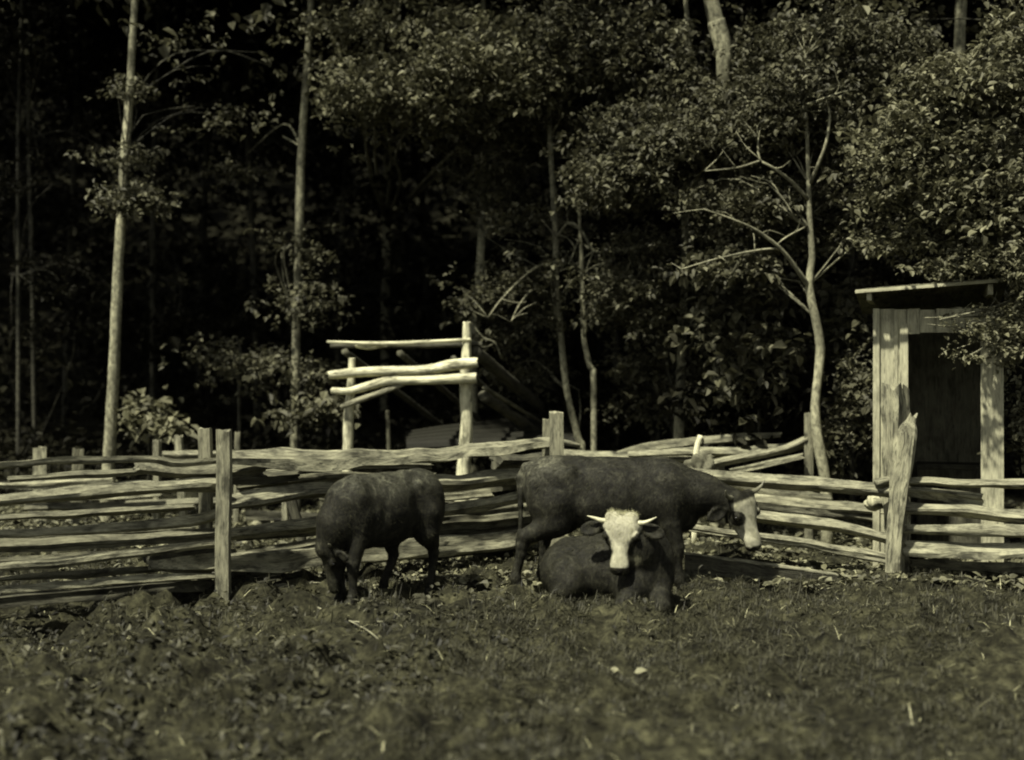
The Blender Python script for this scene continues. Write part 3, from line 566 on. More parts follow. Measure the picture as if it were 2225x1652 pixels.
# broken posts
mb = MB(); sweep(mb, [np.array([P(1943, 1262, 12.5)[0], 12.5, -.2]), P(1945, 1200, 12.5), P(1956, 1080, 12.5), P(1966, 1000, 12.5), P(1975, 940, 12.5), P(1981, 915, 12.5)], [w * 12.5 / F / 2 for w in (31, 31, 32, 34, 33, 16)], 16, 5, .10, .35, .04, .85, .09)
o = mb.build('post', M['old'], fr); o['label'] = 'leaning post with a jagged split top'; o.data.set_sharp_from_angle(angle=R(35))
mb = MB(); sweep(mb, [np.array([P(1950, 1262, 12.75)[0], 12.78, -.2]), P(1950, 1150, 12.78), P(1948, 1040, 12.78), P(1945, 960, 12.78), P(1946, 880, 12.78), P(1946, 850, 12.78)], [w * 12.75 / F / 2 for w in (38, 40, 43, 43, 43, 40)], 16, 9, .10, .35, .04, .7, .09)
o = mb.build('post', M['old'], fr); o['label'] = 'thick upright post with a weathered broken top'; o.data.set_sharp_from_angle(angle=R(35))
mb = MB(); sweep(mb, [P(1893, 1092, 12.9), P(1918, 1095, 13.0), P(1960, 1098, 13.3)], [.052, .055, .05], 10, 77, .05, .1, .05, 1, .01); o = mb.build('rail', M['rail'], fr)
mb = MB(); sweep(mb, [P(1905, 1050, 12.62), P(1925, 1046, 12.64), P(1960, 1044, 12.7)], [.06, .065, .05], 10, 78, .08, .3, .05, .6, .02); mb.build('rail', M['post'], fr)
mb = MB(); sweep(mb, [P(1700, 985, 14.4), P(1755, 960, 14.4), P(1758, 900, 14.4)][1:], [.04, .035], 8, 79, .08, .3, .1, 1, .02)
post(fr, 1757, 898, 14.9, 16, m='post', seed=80)
# back fence on the left
fb = thing('rail_fence', 'far rail fence behind on the left, low stub posts standing above its rails', 'fence', (-5, 16.6, 0))
for k, (u, vt, w, ln) in enumerate([(88, 977, 25, 0), (168, 980, 19, .05), (341, 961, 18, 0), (389, 951, 21, -.08), (516, 944, 14, .03), (620, 985, 16, 0)]):
    post(fb, u, vt, 16.6 - k * .05, w, lean=ln, seed=90 + k, split=.25, ragged=.04, m='old')
for k, (pts, m, dy) in enumerate([([(-60, 1052, 12), (55, 1056, 14), (150, 1050, 17), (245, 1044, 18)], 'rail', -.2), ([(360, 988, 14), (420, 990, 18), (500, 986, 16)], 'rail', -.15), ([(530, 992, 16), (590, 988, 20), (700, 994, 16)], 'rail', -.1), ([(100, 1086, 8), (280, 1080, 12), (345, 1076, 10)], 'rail', -.2),
        ([(520, 1035, 14), (640, 1050, 16), (760, 1066, 14)], 'rail', -.15), ([(660, 1046, 9), (760, 1062, 10), (1050, 1088, 9)], 'rail', -.2), ([(60, 1102, 18), (250, 1098, 20), (480, 1090, 20)], 'rail_dark', -.1), ([(420, 1040, 30), (560, 1046, 30), (700, 1050, 26)], 'dark_log', .1), ([(700, 1086, 20), (900, 1092, 22), (1150, 1100, 22)], 'rail_dark', -.2),
        ([(900, 1130, 26), (1050, 1134, 28), (1200, 1140, 26)], 'rail_dark', -.2), ([(540, 1120, 20), (700, 1124, 20), (900, 1122, 20)], 'dark_log', 0)]):
    rail(fb, [(u, v, 16.5 + dy, w) for u, v, w in pts], 110 + k, m)
# stacked loose rails behind the right fence
loose = [([(1225, 985, 14), (1290, 990, 16), (1400, 996, 18), (1500, 1000, 14)], 'rail', 15.2, 'pale loose rail whose left end rests by the tall fence post'),
         ([(1340, 985, 10), (1400, 972, 22), (1500, 960, 25), (1600, 952, 24), (1692, 946, 16)], 'post', 15.5, 'topmost long grey rail on the stack behind the cattle'),
         ([(1370, 988, 14), (1450, 984, 18), (1520, 982, 22), (1620, 985, 22)], 'rail', 15.1, 'pale crumbling bark covered rail under the topmost grey rail'),
         ([(1500, 1000, 14), (1580, 985, 26), (1680, 978, 28), (1745, 966, 22)], 'post', 15.3, 'thick rail in the stack, its right end near the bright sapling'),
         ([(1530, 1012, 18), (1620, 994, 18), (1700, 976, 17), (1752, 955, 16)], 'post', 14.9, 'round rail slanting up to the right against the bright sapling'),
         ([(1590, 1024, 12), (1660, 1010, 14), (1740, 992, 12)], 'rail', 14.8, 'thin light rail lowest in the slanting part of the stack'),
         ([(1230, 1030, 30), (1400, 1034, 34), (1560, 1040, 30), (1700, 1046, 26)], 'rail_dark', 15.3, 'dark rail low in the stack, mostly behind the standing cow'),
         ([(1240, 1068, 30), (1450, 1074, 34), (1640, 1080, 30)], 'rail_dark', 15.2, 'dark heavy rail at the stack base, its right end past the cow'),
         ([(1205, 962, 14), (1225, 962, 18), (1256, 968, 14)], 'post', 14.6, 'short split rail end poking out right of the tall fence post')]
for k, (pts, m, y, lab) in enumerate(loose):
    c = P(pts[1][0], pts[1][1], y)
    mb = MB(); sweep(mb, [P(u, v, y) for u, v, w in pts], [w * y / F / 2 for u, v, w in pts], 12, 140 + k, .12, .45, .06, .85, .04, .2)
    o = mb.build('loose_rail', M[m]); tag(o, lab, 'rail', 'loose rails stacked behind the fence')
    if k < 8:
        try: o.data.set_sharp_from_angle(angle=R(38))
        except Exception: pass
# white stake and dark pointed stone behind the cow's withers
mb = MB(); sweep(mb, [P(1508, 1012, 14.4) - [0, 0, .9], P(1511, 1000, 14.4), P(1522, 946, 14.4)], [.036, .036, .034], 8, 5, .02, .3, .1, .5, .0)
tag(mb.build('stake', M['stake']), 'clean white flat stake standing up behind the cow\'s withers', 'stake')
def blob(name, c, r, seed, m, label, cat, am=.25):
    import bmesh
    bm = bmesh.new(); bmesh.ops.create_icosphere(bm, subdivisions=4, radius=1)
    for v in bm.verts:
        d = v.co.normalized(); k = 1 + am * mnoise.noise(d * 1.6 + Vector((seed, 0, 0))) + am * .5 * mnoise.noise(d * 4 + Vector((seed, 3, 0)))
        v.co = Vector((d.x * r[0] * k + c[0], d.y * r[1] * k + c[1], d.z * r[2] * k + c[2]))
    me = bpy.data.meshes.new(name); bm.to_mesh(me); bm.free(); me.polygons.foreach_set('use_smooth', [True] * len(me.polygons))
    return tag(link(name, me, M[m]), label, cat)
blob('stone', P(1520, 1022, 13.9), (.17, .12, .17), 3, 'stone_dark', 'dark humped rock sitting below the white stake, behind the cow', 'rock', .5)
blob('stone', P(1905, 1096, 12.95) + [0, .1, 0], (.085, .1, .07), 8, 'stone', 'pale rounded stone against the jagged fence post', 'stone', .25)

# ---------------------------------------------------------------- log frame
YL = 16.0
lf = thing('log_frame', 'open frame of bright peeled logs with sloping rafters, standing behind the fence', 'log frame', (-1.2, YL, 0))
def log(pts, seed, m='pale_log', name='crossbar', sides=12, rough=.05, ragged=.02, par=lf, step=.08):
    mb = MB(); sweep(mb, [P(u, v, y) for u, v, y, w in pts], [w * 1.13 * y / F / 2 for u, v, y, w in pts], sides, seed, rough, 0, step, 1, ragged)
    o = mb.build(name, M[m], par); o.data.set_sharp_from_angle(angle=R(45)); return o
log([(752, 1160, YL, 21), (755, 1000, YL, 20), (758, 900, YL, 19), (762, 850, YL, 17), (765, 780, YL, 13)], 201, name='post')
log([(1000, 1160, YL, 28), (1006, 1050, YL, 26), (1013, 930, YL, 25), (1012, 840, YL, 24), (1014, 760, YL, 18), (1014, 702, YL, 16)], 202, name='post', rough=.07)
log([(716, 815, YL - .18, 15), (740, 813, YL - .18, 18), (800, 808, YL - .18, 19), (870, 806, YL - .18, 18), (930, 804, YL - .18, 19), (975, 795, YL - .18, 22), (1010, 790, YL - .18, 21), (1036, 788, YL - .18, 18)], 203, rough=.06)
log([(722, 849, YL - .18, 12), (756, 850, YL - .18, 13), (790, 842, YL - .18, 17), (840, 828, YL - .18, 18), (900, 826, YL - .18, 18), (960, 824, YL - .18, 20), (1033, 821, YL - .18, 21)], 204, rough=.07)
log([(742, 884, YL - .22, 9), (770, 874, YL - .22, 12), (820, 856, YL - .22, 11), (875, 836, YL - .16, 8)], 205, 'post')
log([(713, 743, YL - .05, 5), (790, 746, YL - .05, 7), (850, 747, YL - .05, 9), (930, 743, YL - .05, 7), (1020, 738, YL - .05, 6)], 206, name='top_pole')
log([(776, 750, YL + .02, 10), (800, 753, YL + .02, 14), (838, 751, YL + .02, 8)], 207, name='splinter', rough=.2)
for k, (u, v, w) in enumerate([(749, 764, 16), (869, 768, 16), (985, 779, 14)]):
    a = P(u, v, YL + .1); b = a + np.array([1.1, 3.4, -1.15])
    mb = MB(); r = w * YL / F / 2; sweep(mb, [a, (a + b) / 2, b], [r, r * .9, r * .85], 10, 220 + k, .06, 0, .15, 1, .01); mb.build('rafter', M['dark_log'], lf)
a = P(1030, 762, YL + .1)
for k, (da, db, r, m) in enumerate([((0, 0, 0), (1.3, 3.4, -1.15), .075, 'dark_log'), ((.1, .3, -.55), (1.3, 3.2, -1.5), .07, 'dark_log'), ((.12, .2, -.45), (.9, 2.4, -1.0), .025, 'post')]):
    p0, p1 = a + np.array(da), a + np.array(db); mb = MB(); sweep(mb, [p0, (p0 + p1) / 2, p1], [r, r, r * .9], 9, 230 + k, .06, 0, .15); mb.build('rafter', M[m], lf)
log([(842, 1000, 18.3, 9), (845, 975, 18.3, 8), (842, 895, 18.3, 7)], 240, 'post', name='post')
log([(720, 752, YL + .12, 9), (900, 752, YL + .12, 10), (1045, 748, YL + .12, 10)], 241, 'dark_log', name='ridge_pole')
# corrugated sheet
mb = MB(); A0, A1, B0, B1 = P(880, 946, 17.6), P(1215, 898, 19.2), P(884, 975, 17.0), P(1260, 962, 17.4)
nu, nv = 40, 44; V = []; Fq = []
for i in range(nu + 1):
    for j in range(nv + 1):
        s, t = i / nu, j / nv; p = (A0 * (1 - s) + A1 * s) * (1 - t) + (B0 * (1 - s) + B1 * s) * t
        V.append(p + np.array([0, 0, .06 * math.sin(t * 2 * math.pi * 5) + .01 * math.sin(s * 7)]))
V2 = [v - np.array([0, 0, .004]) for v in V]; n1 = nv + 1
for i in range(nu):
    for j in range(nv):
        q = (i * n1 + j, (i + 1) * n1 + j, (i + 1) * n1 + j + 1, i * n1 + j + 1); Fq.append(q); Fq.append(tuple(len(V) + k for k in reversed(q)))
tag(link('corrugated_sheet', raw_mesh('corrugated_sheet', V + V2, Fq, True), M['metal']), 'dark corrugated sheet tilted low behind the log frame', 'metal sheet')
# support poles under it
log([(900, 1100, 17.3, 10), (898, 976, 17.3, 9)], 250, 'dark_log', name='post'); log([(1200, 1100, 17.6, 10), (1202, 966, 17.6, 9)], 251, 'dark_log', name='post')

# ---------------------------------------------------------------- shed
YS = 13.5
def S(u, v): p = P(u, v, YS); return p[0], p[2]
sh = thing('shed', 'small grey board shed with open dark doorway and thin flat roof', 'shed', (S(2040, 1200)[0], YS, 0))
x0, _ = S(1898, 0); x1, _ = S(1972, 0); x2, _ = S(2132, 0); x3, _ = S(2180, 0)
ztop = S(0, 672)[1]; zd = S(0, 726)[1]; rng = random.Random(4)
mb = MB(); xx = x0 + .07; bi = 0
for w in (.15, .12, .07):
    mb.box((xx, YS, -.1), (min(xx + w - .006, x1), YS + .025 + .004 * bi, ztop - .004 * bi), jit=.003, rng=rng); xx += w; bi += 1
o = mb.build('plank_wall', M['board'], sh, False)
mb = MB(); mb.box((x0 - .005, YS - .03, -.1), (x0 + .062, YS + .06, ztop + .004), jit=.003, rng=rng); mb.build('corner_board', M['board'], sh, False)
mb = MB(); mb.box((x1 - .07, YS - .028, -.1), (x1 + .012, YS - .003, zd + .09), jit=.003, rng=rng); mb.build('door_frame', M['board'], sh, False)
mb = MB(); xx = x1 + .003; k = 0
while xx < x3 - .02:
    w = rng.uniform(.12, .17); mb.box((xx, YS + .003 * (k % 2), zd + rng.uniform(-.015, .015)), (min(xx + w - .006, x3), YS + .026, ztop - rng.uniform(0, .012)), jit=.002, rng=rng); xx += w; k += 1
mb.build('lintel_boards', M['board'], sh, False)
for xb in (x0 + .215, x0 + .34):
    if xb < x1 - .08:
        mb = MB(); mb.box((xb, YS - .016, -.08), (xb + .035, YS - .002, ztop - .01), jit=.002, rng=rng); mb.build('batten', M['board'], sh, False)
mb = MB(); mb.box((x2, YS - .035, -.15), (x3, YS - .004, ztop - .1), jit=.004, rng=rng); mb.build('door_frame', M['board'], sh, False)
mb = MB()
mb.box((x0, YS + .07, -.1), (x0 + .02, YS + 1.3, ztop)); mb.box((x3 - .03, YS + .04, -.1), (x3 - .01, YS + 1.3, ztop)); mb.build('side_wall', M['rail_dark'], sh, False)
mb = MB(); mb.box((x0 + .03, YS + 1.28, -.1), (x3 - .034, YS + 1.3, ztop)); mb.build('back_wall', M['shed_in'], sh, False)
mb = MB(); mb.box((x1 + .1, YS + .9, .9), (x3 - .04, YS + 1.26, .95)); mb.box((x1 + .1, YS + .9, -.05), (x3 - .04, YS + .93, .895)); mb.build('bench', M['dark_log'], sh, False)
mb = MB(); ra, rb = S(1860, 640), S(2175, 621); sl2 = (rb[1] - ra[1]) / (rb[0] - ra[0])
for k in range(14):
    xa = ra[0] + k * .11
    if xa > rb[0] + .02: break
    mb.box((xa, YS - .24 - rng.uniform(0, .03), 0), (xa + .107, YS + 1.5, .02))
    for q in range(len(mb.V) - 8, len(mb.V)):
        v = mb.V[q]; mb.V[q] = (v[0], v[1], v[2] + ra[1] + sl2 * (v[0] - ra[0]) + .028 + .003 * (k % 2) - (v[1] - YS) * .10 - .03)
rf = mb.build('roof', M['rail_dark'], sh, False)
mb = MB(); mb.box((ra[0], YS - .31, 0), (rb[0], YS - .275, .032))
mb.V = [(v[0], v[1], v[2] + ra[1] + sl2 * (v[0] - ra[0])) for v in mb.V]; mb.build('fascia', M['board'], rf, False)
mb = MB(); q = S(1890, 655); mb.box((q[0] - .025, YS - .26, q[1]), (q[0] + .025, YS + 1.2, q[1] + .09)); q = S(2150, 640); mb.box((q[0] - .025, YS - .26, q[1] - .03), (q[0] + .025, YS + 1.2, q[1] + .07)); mb.build('rafter', M['board'], rf, False)

bpy.context.view_layer.update(); ca, sa = math.cos(R(-17)), math.sin(R(-17))
for o in [c for c in bpy.data.objects if c.parent in (sh, rf)] :
    for v in o.data.vertices:
        w_ = o.matrix_world @ v.co; dx, dy = (w_.x - x0) * .94, w_.y - YS
        w_.x, w_.y = x0 + dx * ca - dy * sa, YS + dx * sa + dy * ca; v.co = o.matrix_world.inverted() @ w_
#CATTLE#
# ---------------------------------------------------------------- cattle
def rot_axes(ax):                              # 3 vectors as rows -> matrix
    return np.array(ax, float)
class SDF:
    def __init__(s, lo, hi, h):
        s.h = h; s.lo = np.array(lo, float); n = np.ceil((np.array(hi) - s.lo) / h).astype(int) + 1; s.n = n
        g = np.meshgrid(*[s.lo[a] + h * np.arange(n[a]) for a in range(3)], indexing='ij')
        s.P = np.stack(g, -1).astype(np.float32); s.D = np.full(tuple(n), 1.0, np.float32)
    def _win(s, a, b, pad):
        i0 = np.clip(((np.minimum(a, b) - pad - s.lo) / s.h).astype(int), 0, s.n - 1); i1 = np.clip(((np.maximum(a, b) + pad - s.lo) / s.h).astype(int) + 2, 1, s.n)
        return tuple(slice(i0[k], i1[k]) for k in range(3))
    def _put(s, w, d, k, sub=False):
        D = s.D[w]
        if sub: D = -D
        hh = np.clip(0.5 + 0.5 * (D - d) / k, 0, 1); r = D * (1 - hh) + d * hh - k * hh * (1 - hh)
        s.D[w] = -r if sub else r
    def cone(s, a, b, ra, rb, k=.04, sub=False):
        a, b = np.array(a, float), np.array(b, float); w = s._win(a, b, max(ra, rb) + k * 2 + .03)
        p = s.P[w]; ab = b - a; t = np.clip(((p - a) @ ab) / (ab @ ab + 1e-9), 0, 1)
        d = np.linalg.norm(p - a - t[..., None] * ab, axis=-1) - (ra + (rb - ra) * t); s._put(w, d.astype(np.float32), k, sub)
    def ell(s, c, r, k=.05, ax=None, sub=False):
        c, r = np.array(c, float), np.array(r, float); m = max(r) + k * 2 + .03; w = s._win(c, c, m)
        p = s.P[w] - c
        if ax is not None: p = p @ np.array(ax, float).T
        k0 = np.linalg.norm(p / r, axis=-1); k1 = np.linalg.norm(p / (r * r), axis=-1) + 1e-9; s._put(w, (k0 * (k0 - 1) / k1).astype(np.float32), k, sub)
    def chain(s, pts, k=.03):
        for (a, b) in zip(pts[:-1], pts[1:]): s.cone(a[:3], b[:3], a[3], b[3], k)
    def mesh(s):
        D = s.D; inside = D < 0
        n = np.array(D.shape); c = [slice(0, -1), slice(1, None)]
        cnt = np.zeros(tuple(n - 1), np.int32); acc = np.zeros(tuple(n - 1) + (3,), np.float32)
        for ax in range(3):
            A = [slice(None)] * 3; B = [slice(None)] * 3; A[ax] = c[0]; B[ax] = c[1]; A, B = tuple(A), tuple(B)
            cr = inside[A] != inside[B]; t = np.where(cr, D[A] / (D[A] - D[B] + 1e-12), 0)
            pos = s.P[A].copy(); pos[..., ax] += t * s.h; pos *= cr[..., None]
            o = [a for a in range(3) if a != ax]
            for i in (0, 1):
                for j in (0, 1):
                    sl_ = [slice(None)] * 3; sl_[o[0]] = c[i]; sl_[o[1]] = c[j]; sl_ = tuple(sl_); cnt += cr[sl_]; acc += pos[sl_]
        act = cnt > 0; idx = np.full(act.shape, -1, np.int64); idx[act] = np.arange(act.sum()); V = acc[act] / cnt[act][:, None]
        Qs = []
        for ax in range(3):
            o = [a for a in range(3) if a != ax]
            if ax == 1: o = o[::-1]
            A = [slice(1, -1)] * 3; B = [slice(1, -1)] * 3; A[ax] = slice(0, -1); B[ax] = slice(1, None); a_, b_ = inside[tuple(A)], inside[tuple(B)]
            ii = np.argwhere(a_ != b_); ii[:, o[0]] += 1; ii[:, o[1]] += 1
            sgn = a_[a_ != b_]
            def cell(d0, d1):
                q = ii.copy(); q[:, o[0]] -= d0; q[:, o[1]] -= d1; return idx[q[:, 0], q[:, 1], q[:, 2]]
            q = np.stack([cell(1, 1), cell(0, 1), cell(0, 0), cell(1, 0)], 1); q[~sgn] = q[~sgn][:, ::-1]; Qs.append(q)
        Q = np.concatenate(Qs); Q = Q[(Q >= 0).all(1)]
        return V, Q
def unit(v): v = np.array(v, float); return v / np.linalg.norm(v)
def head(s, o, fwd, nrm, sc=1.0, ears=True, earl=(0.0, -.02), lat=1.25, esc=1.2):
    """head at poll o; fwd = poll to muzzle, nrm = out of the forehead. Returns the map local->body"""
    f_ = unit(fwd); n_ = unit(np.array(nrm) - np.dot(nrm, f_) * f_); l_ = np.cross(n_, f_); o = np.array(o, float)
    def G(x, y, z): return o + sc * (x * f_ + y * lat * l_ + z * n_)
    ax = np.array([f_, l_ / lat, n_])            # head coordinates: the width is measured in the narrow head
    aw = np.array([f_, l_, n_])
    def E(c, r, k=.03, sub=False): s.ell(G(*c), np.array(r) * sc * np.array([1, lat, 1]), k * sc, aw, sub)
    E((.07, 0, -.085), (.11, .118, .10)); E((.15, 0, -.085), (.125, .098, .082))
    s.cone(G(.15, 0, -.08), G(.34, 0, -.075), .082 * sc, .052 * sc, .04); E((.27, 0, -.08), (.17, .054, .058))
    E((.40, 0, -.085), (.085, .060, .060), .035); E((.455, 0, -.088), (.042, .056, .05), .02); E((.45, 0, -.115), (.045, .048, .03), .02)
    for y in (-1, 1):
        E((.15, .06 * y, -.13), (.10, .045, .075), .03); s.cone(G(.16, .045 * y, -.175), G(.36, .02 * y, -.135), .042 * sc, .034 * sc, .03)
        E((.16, .095 * y, -.05), (.04, .02, .032), .015); E((.174, .120 * y, -.058), (.018, .012, .015), .008, True)
        E((.0, .055 * y, -.04), (.05, .05, .04), .03)
        E((.482, .034 * y, -.052), (.018, .014, .015), .008, True)
        if ears:
            e0 = G(.06, .102 * y, -.10); d = unit(.28 * f_ * 1.0 + y * l_ * 1.0 + n_ * (earl[1] * 3)); e1 = e0 + d * .10 * sc
            up = unit(np.cross(d, n_)); nn = np.cross(up, d)
            s.cone(e0, e0 + d * .05 * sc, .03 * sc, .028 * sc, .02); s.ell(e0 + d * .105 * sc * esc, np.array([.085, .052, .018]) * sc * esc, .015, np.array([d, up, nn]))
            s.ell(e0 + d * .11 * sc * esc + n_ * .02 * sc, np.array([.062, .034, .014]) * sc * esc, .008, np.array([d, up, nn]), True)
    E((.47, 0, -.118), (.05, .055, .008), .006, True)
    return G, ax, o, sc
def hairs(parent, V, N, n, L, m, seed=0):
    rg = np.random.default_rng(seed); i = rg.choice(len(V), n); C = V[i] + rg.normal(0, .004, (n, 3)); Nn = N[i]
    g_ = np.array([-.7, 0, -.75]) + rg.normal(0, .35, (n, 3)) + .5 * np.stack([np.sin(C[:, 2] * 14 + C[:, 0] * 6), np.cos(C[:, 0] * 11), np.sin(C[:, 0] * 15 - C[:, 2] * 5)], 1)
    D = g_ - Nn * np.sum(g_ * Nn, 1, keepdims=True); D /= np.linalg.norm(D, axis=1, keepdims=True) + 1e-9; D = D + Nn * rg.uniform(.1, .45, (n, 1)); S_ = np.cross(D, Nn); S_ /= np.linalg.norm(S_, axis=1, keepdims=True) + 1e-9; w = .0016
    L_ = (L * rg.uniform(.4, 1.2, n))[:, None]; C = C - Nn * .003
    Vv = np.stack([C - S_ * w, C + S_ * w, C + D * L_ + S_ * w * .2, C + D * L_ - S_ * w * .2], 1).reshape(-1, 3)
    o = leaves_obj('hair', Vv, (np.arange(n) * 4)[:, None] + np.arange(4)[None], m, None, per=4); o.parent = parent; return o
def finish(name, s, G, root, paint, hornm, horns, hsc=1.0):
    V, Q = s.mesh(); me = quads_mesh('body', V, Q, True)
    # a little smoothing
    a = me.attributes.new('coat', 'FLOAT_COLOR', 'POINT'); c = paint(V); a.data.foreach_set('color', np.concatenate([c, np.where(c[:, :1] > .12, .3, 1.0)], 1).astype(np.float32).ravel())
    b = link('body', me, M['coat'], None); b.parent = root
    nn = np.empty(len(me.vertices) * 3, np.float32); me.vertex_normals.foreach_get('vector', nn); nn = nn.reshape(-1, 3)
    dk = (c[:, 0] < .1) & (V[:, 2] > .04); hairs(root, V[dk], nn[dk], 30000, .026, M['coat_hair'], 5)
    g, ax, o, sc = G
    for y, pts in zip((-1, 1), horns):
        mb = MB(); pp = [g(*p[:3]) for p in pts]; sweep(mb, pp, [p[3] * sc for p in pts], 10, 3, .02, 0, .012)
        h = mb.build('horn', M[hornm]); h.parent = root
    for y in (-1, 1):
        import bmesh
        bm = bmesh.new(); bmesh.ops.create_uvsphere(bm, u_segments=16, v_segments=10, radius=.019 * sc)
        me2 = bpy.data.meshes.new('eye'); bm.to_mesh(me2); bm.free(); me2.polygons.foreach_set('use_smooth', [True] * len(me2.polygons))
        e = link('eye', me2, M['eye']); e.parent = root; e.location = g(.172, .104 * y, -.056)
    return b
def fur(parent, V, N, n, L, m, seed=0, name='hair'):
    rg = np.random.default_rng(seed); i = rg.choice(len(V), n); C = V[i]; Nn = N[i]
    D = Nn * .6 + rg.normal(0, .5, (n, 3)) + np.array([0, 0, -.4]); D /= np.linalg.norm(D, axis=1, keepdims=True)
    S_ = np.cross(D, rg.normal(0, 1, (n, 3))); S_ /= np.linalg.norm(S_, axis=1, keepdims=True); w = .0022
    L_ = (L * rg.uniform(.5, 1.2, n))[:, None]
    Vv = np.stack([C - S_ * w, C + S_ * w, C + D * L_ + S_ * w * .2, C + D * L_ - S_ * w * .2], 1).reshape(-1, 3)
    Qq = (np.arange(n) * 4)[:, None] + np.arange(4)[None]
    o = leaves_obj(name, Vv, Qq, m, None, per=4); o.parent = parent; return o
def nz3(V, f, ph=0):
    x, y, z = V[:, 0] * f, V[:, 1] * f, V[:, 2] * f
    return (np.sin(x * 1.3 + 2 * np.sin(y * .9 + ph)) + np.sin(y * 1.7 + 1.5 * np.sin(z * 1.1 + ph)) + np.sin(z * 1.5 + 1.8 * np.sin(x * .8 - ph))) / 3
BLK = np.array([.017, .0166, .0114]); WHT = np.array([.31, .30, .205]); GRY = np.array([.16, .155, .095])
def blend(a, b, t): return a * (1 - t[:, None]) + b * t[:, None]
def sstep(x, a, b): t = np.clip((x - a) / (b - a), 0, 1); return t * t * (3 - 2 * t)
M['tuft'] = leaf('face_hair', .23, .34, 0.05); M['coat_hair'] = leaf('coat_hair', .008, .042, 0.0)

def torso(s, sc=1.0, neck=((.50, 0, .93, .22), (.72, 0, .84, .17), (.98, 0, .72, .125))):
    s.ell((.36, 0, .83), (.36, .23, .35), .08); s.ell((-.02, 0, .82), (.50, .28, .335), .08); s.ell((-.50, 0, .92), (.29, .225, .28), .08); s.ell((-.60, 0, .98), (.15, .19, .165), .06); s.ell((-.1, 0, .95), (.50, .22, .215), .06)
    s.cone((.40, 0, 1.10), (-.30, 0, 1.105), .075, .065, .08); s.cone((-.30, 0, 1.11), (-.69, 0, 1.105), .07, .05, .07)
    s.ell((.60, 0, .70), (.15, .12, .19), .07)
    for y in (-1, 1):
        s.ell((.45, .135 * y, .86), (.15, .10, .27), .05); s.cone((-.36, .175 * y, 1.07), (-.44, .17 * y, 1.04), .045, .04, .05); s.ell((-.27, .31 * y, .93), (.10, .07, .14), .06, None, True); s.ell((.20, .32 * y, .82), (.035, .07, .30), .05, None, True); s.cone((-.70, .07 * y, 1.03), (-.66, .08 * y, .98), .045, .05, .05)
    s.chain([n for n in neck], .07)
def legs(s, fr, hi):
    for (y, sh_, el, kn, ft, ho) in fr:
        s.cone((sh_[0], y, sh_[1]), (el[0], y, el[1]), .12, .088, .05); s.chain([(el[0], y, el[1], .098), (kn[0], y, kn[1] + .06, .066), (kn[0], y, kn[1], .056), (kn[0], y, kn[1] - .05, .044), (ft[0], y, ft[1] + .03, .040), (ft[0], y, ft[1], .047), (ho[0], y, .035, .042)], .02)
        s.ell((ho[0] + .01, y, .03), (.06, .05, .04), .02)
    for (y, th, st, hk, ft, ho) in hi:
        s.ell((th[0], y, th[1]), (.23, .115, .29), .07); s.cone((th[0] + .02, y, th[1] - .05), (st[0], y, st[1]), .16, .125, .06)
        s.chain([(st[0], y, st[1], .12), (hk[0] + .03, y, hk[1] + .08, .074)], .05); s.chain([(hk[0] + .02, y, hk[1] + .06, .054), (hk[0], y, hk[1], .054), (hk[0] + (ft[0] - hk[0]) * .2, y, hk[1] - .08, .044), (ft[0], y, ft[1] + .03, .040), (ft[0], y, ft[1], .047), (ho[0], y, .035, .042)], .02)
        s.ell((ho[0] + .01, y, .03), (.06, .05, .04), .02)
def place(root, x, y, yaw, sc=1.0):
    root.location = (x, y, float(gz(x, y)) ); root.rotation_euler = (0, 0, yaw); root.scale = sc if isinstance(sc, tuple) else (sc, sc, sc)

# standing cow, side on, head turned to the camera
s = SDF((-1.0, -.45, -.03), (1.6, .45, 1.3), .0125)
torso(s, 1, ((.50, 0, .93, .22), (.76, 0, .86, .175), (1.06, 0, .77, .125)))
legs(s, [(-.14, (.44, .80), (.48, .60), (.54, .33), (.56, .10), (.59, 0)), (.14, (.40, .80), (.40, .60), (.40, .33), (.38, .10), (.41, 0))],
     [(-.14, (-.52, .83), (-.50, .60), (-.78, .40), (-.84, .10), (-.82, 0)), (.14, (-.50, .83), (-.42, .60), (-.60, .40), (-.62, .10), (-.60, 0))])
s.chain([(-.68, 0, 1.09, .035), (-.76, -.01, 1.10, .03), (-.82, -.02, 1.0, .024), (-.80, -.05, .75, .02), (-.80, -.06, .5, .02)], .03); s.ell((-.81, -.07, .40), (.035, .035, .12), .03)
G = head(s, (1.14, -.04, .85), (.30, -.14, -1.0), (.72, -.69, .22), 1.0, True, (0, -.16), 1.5, 1.25)
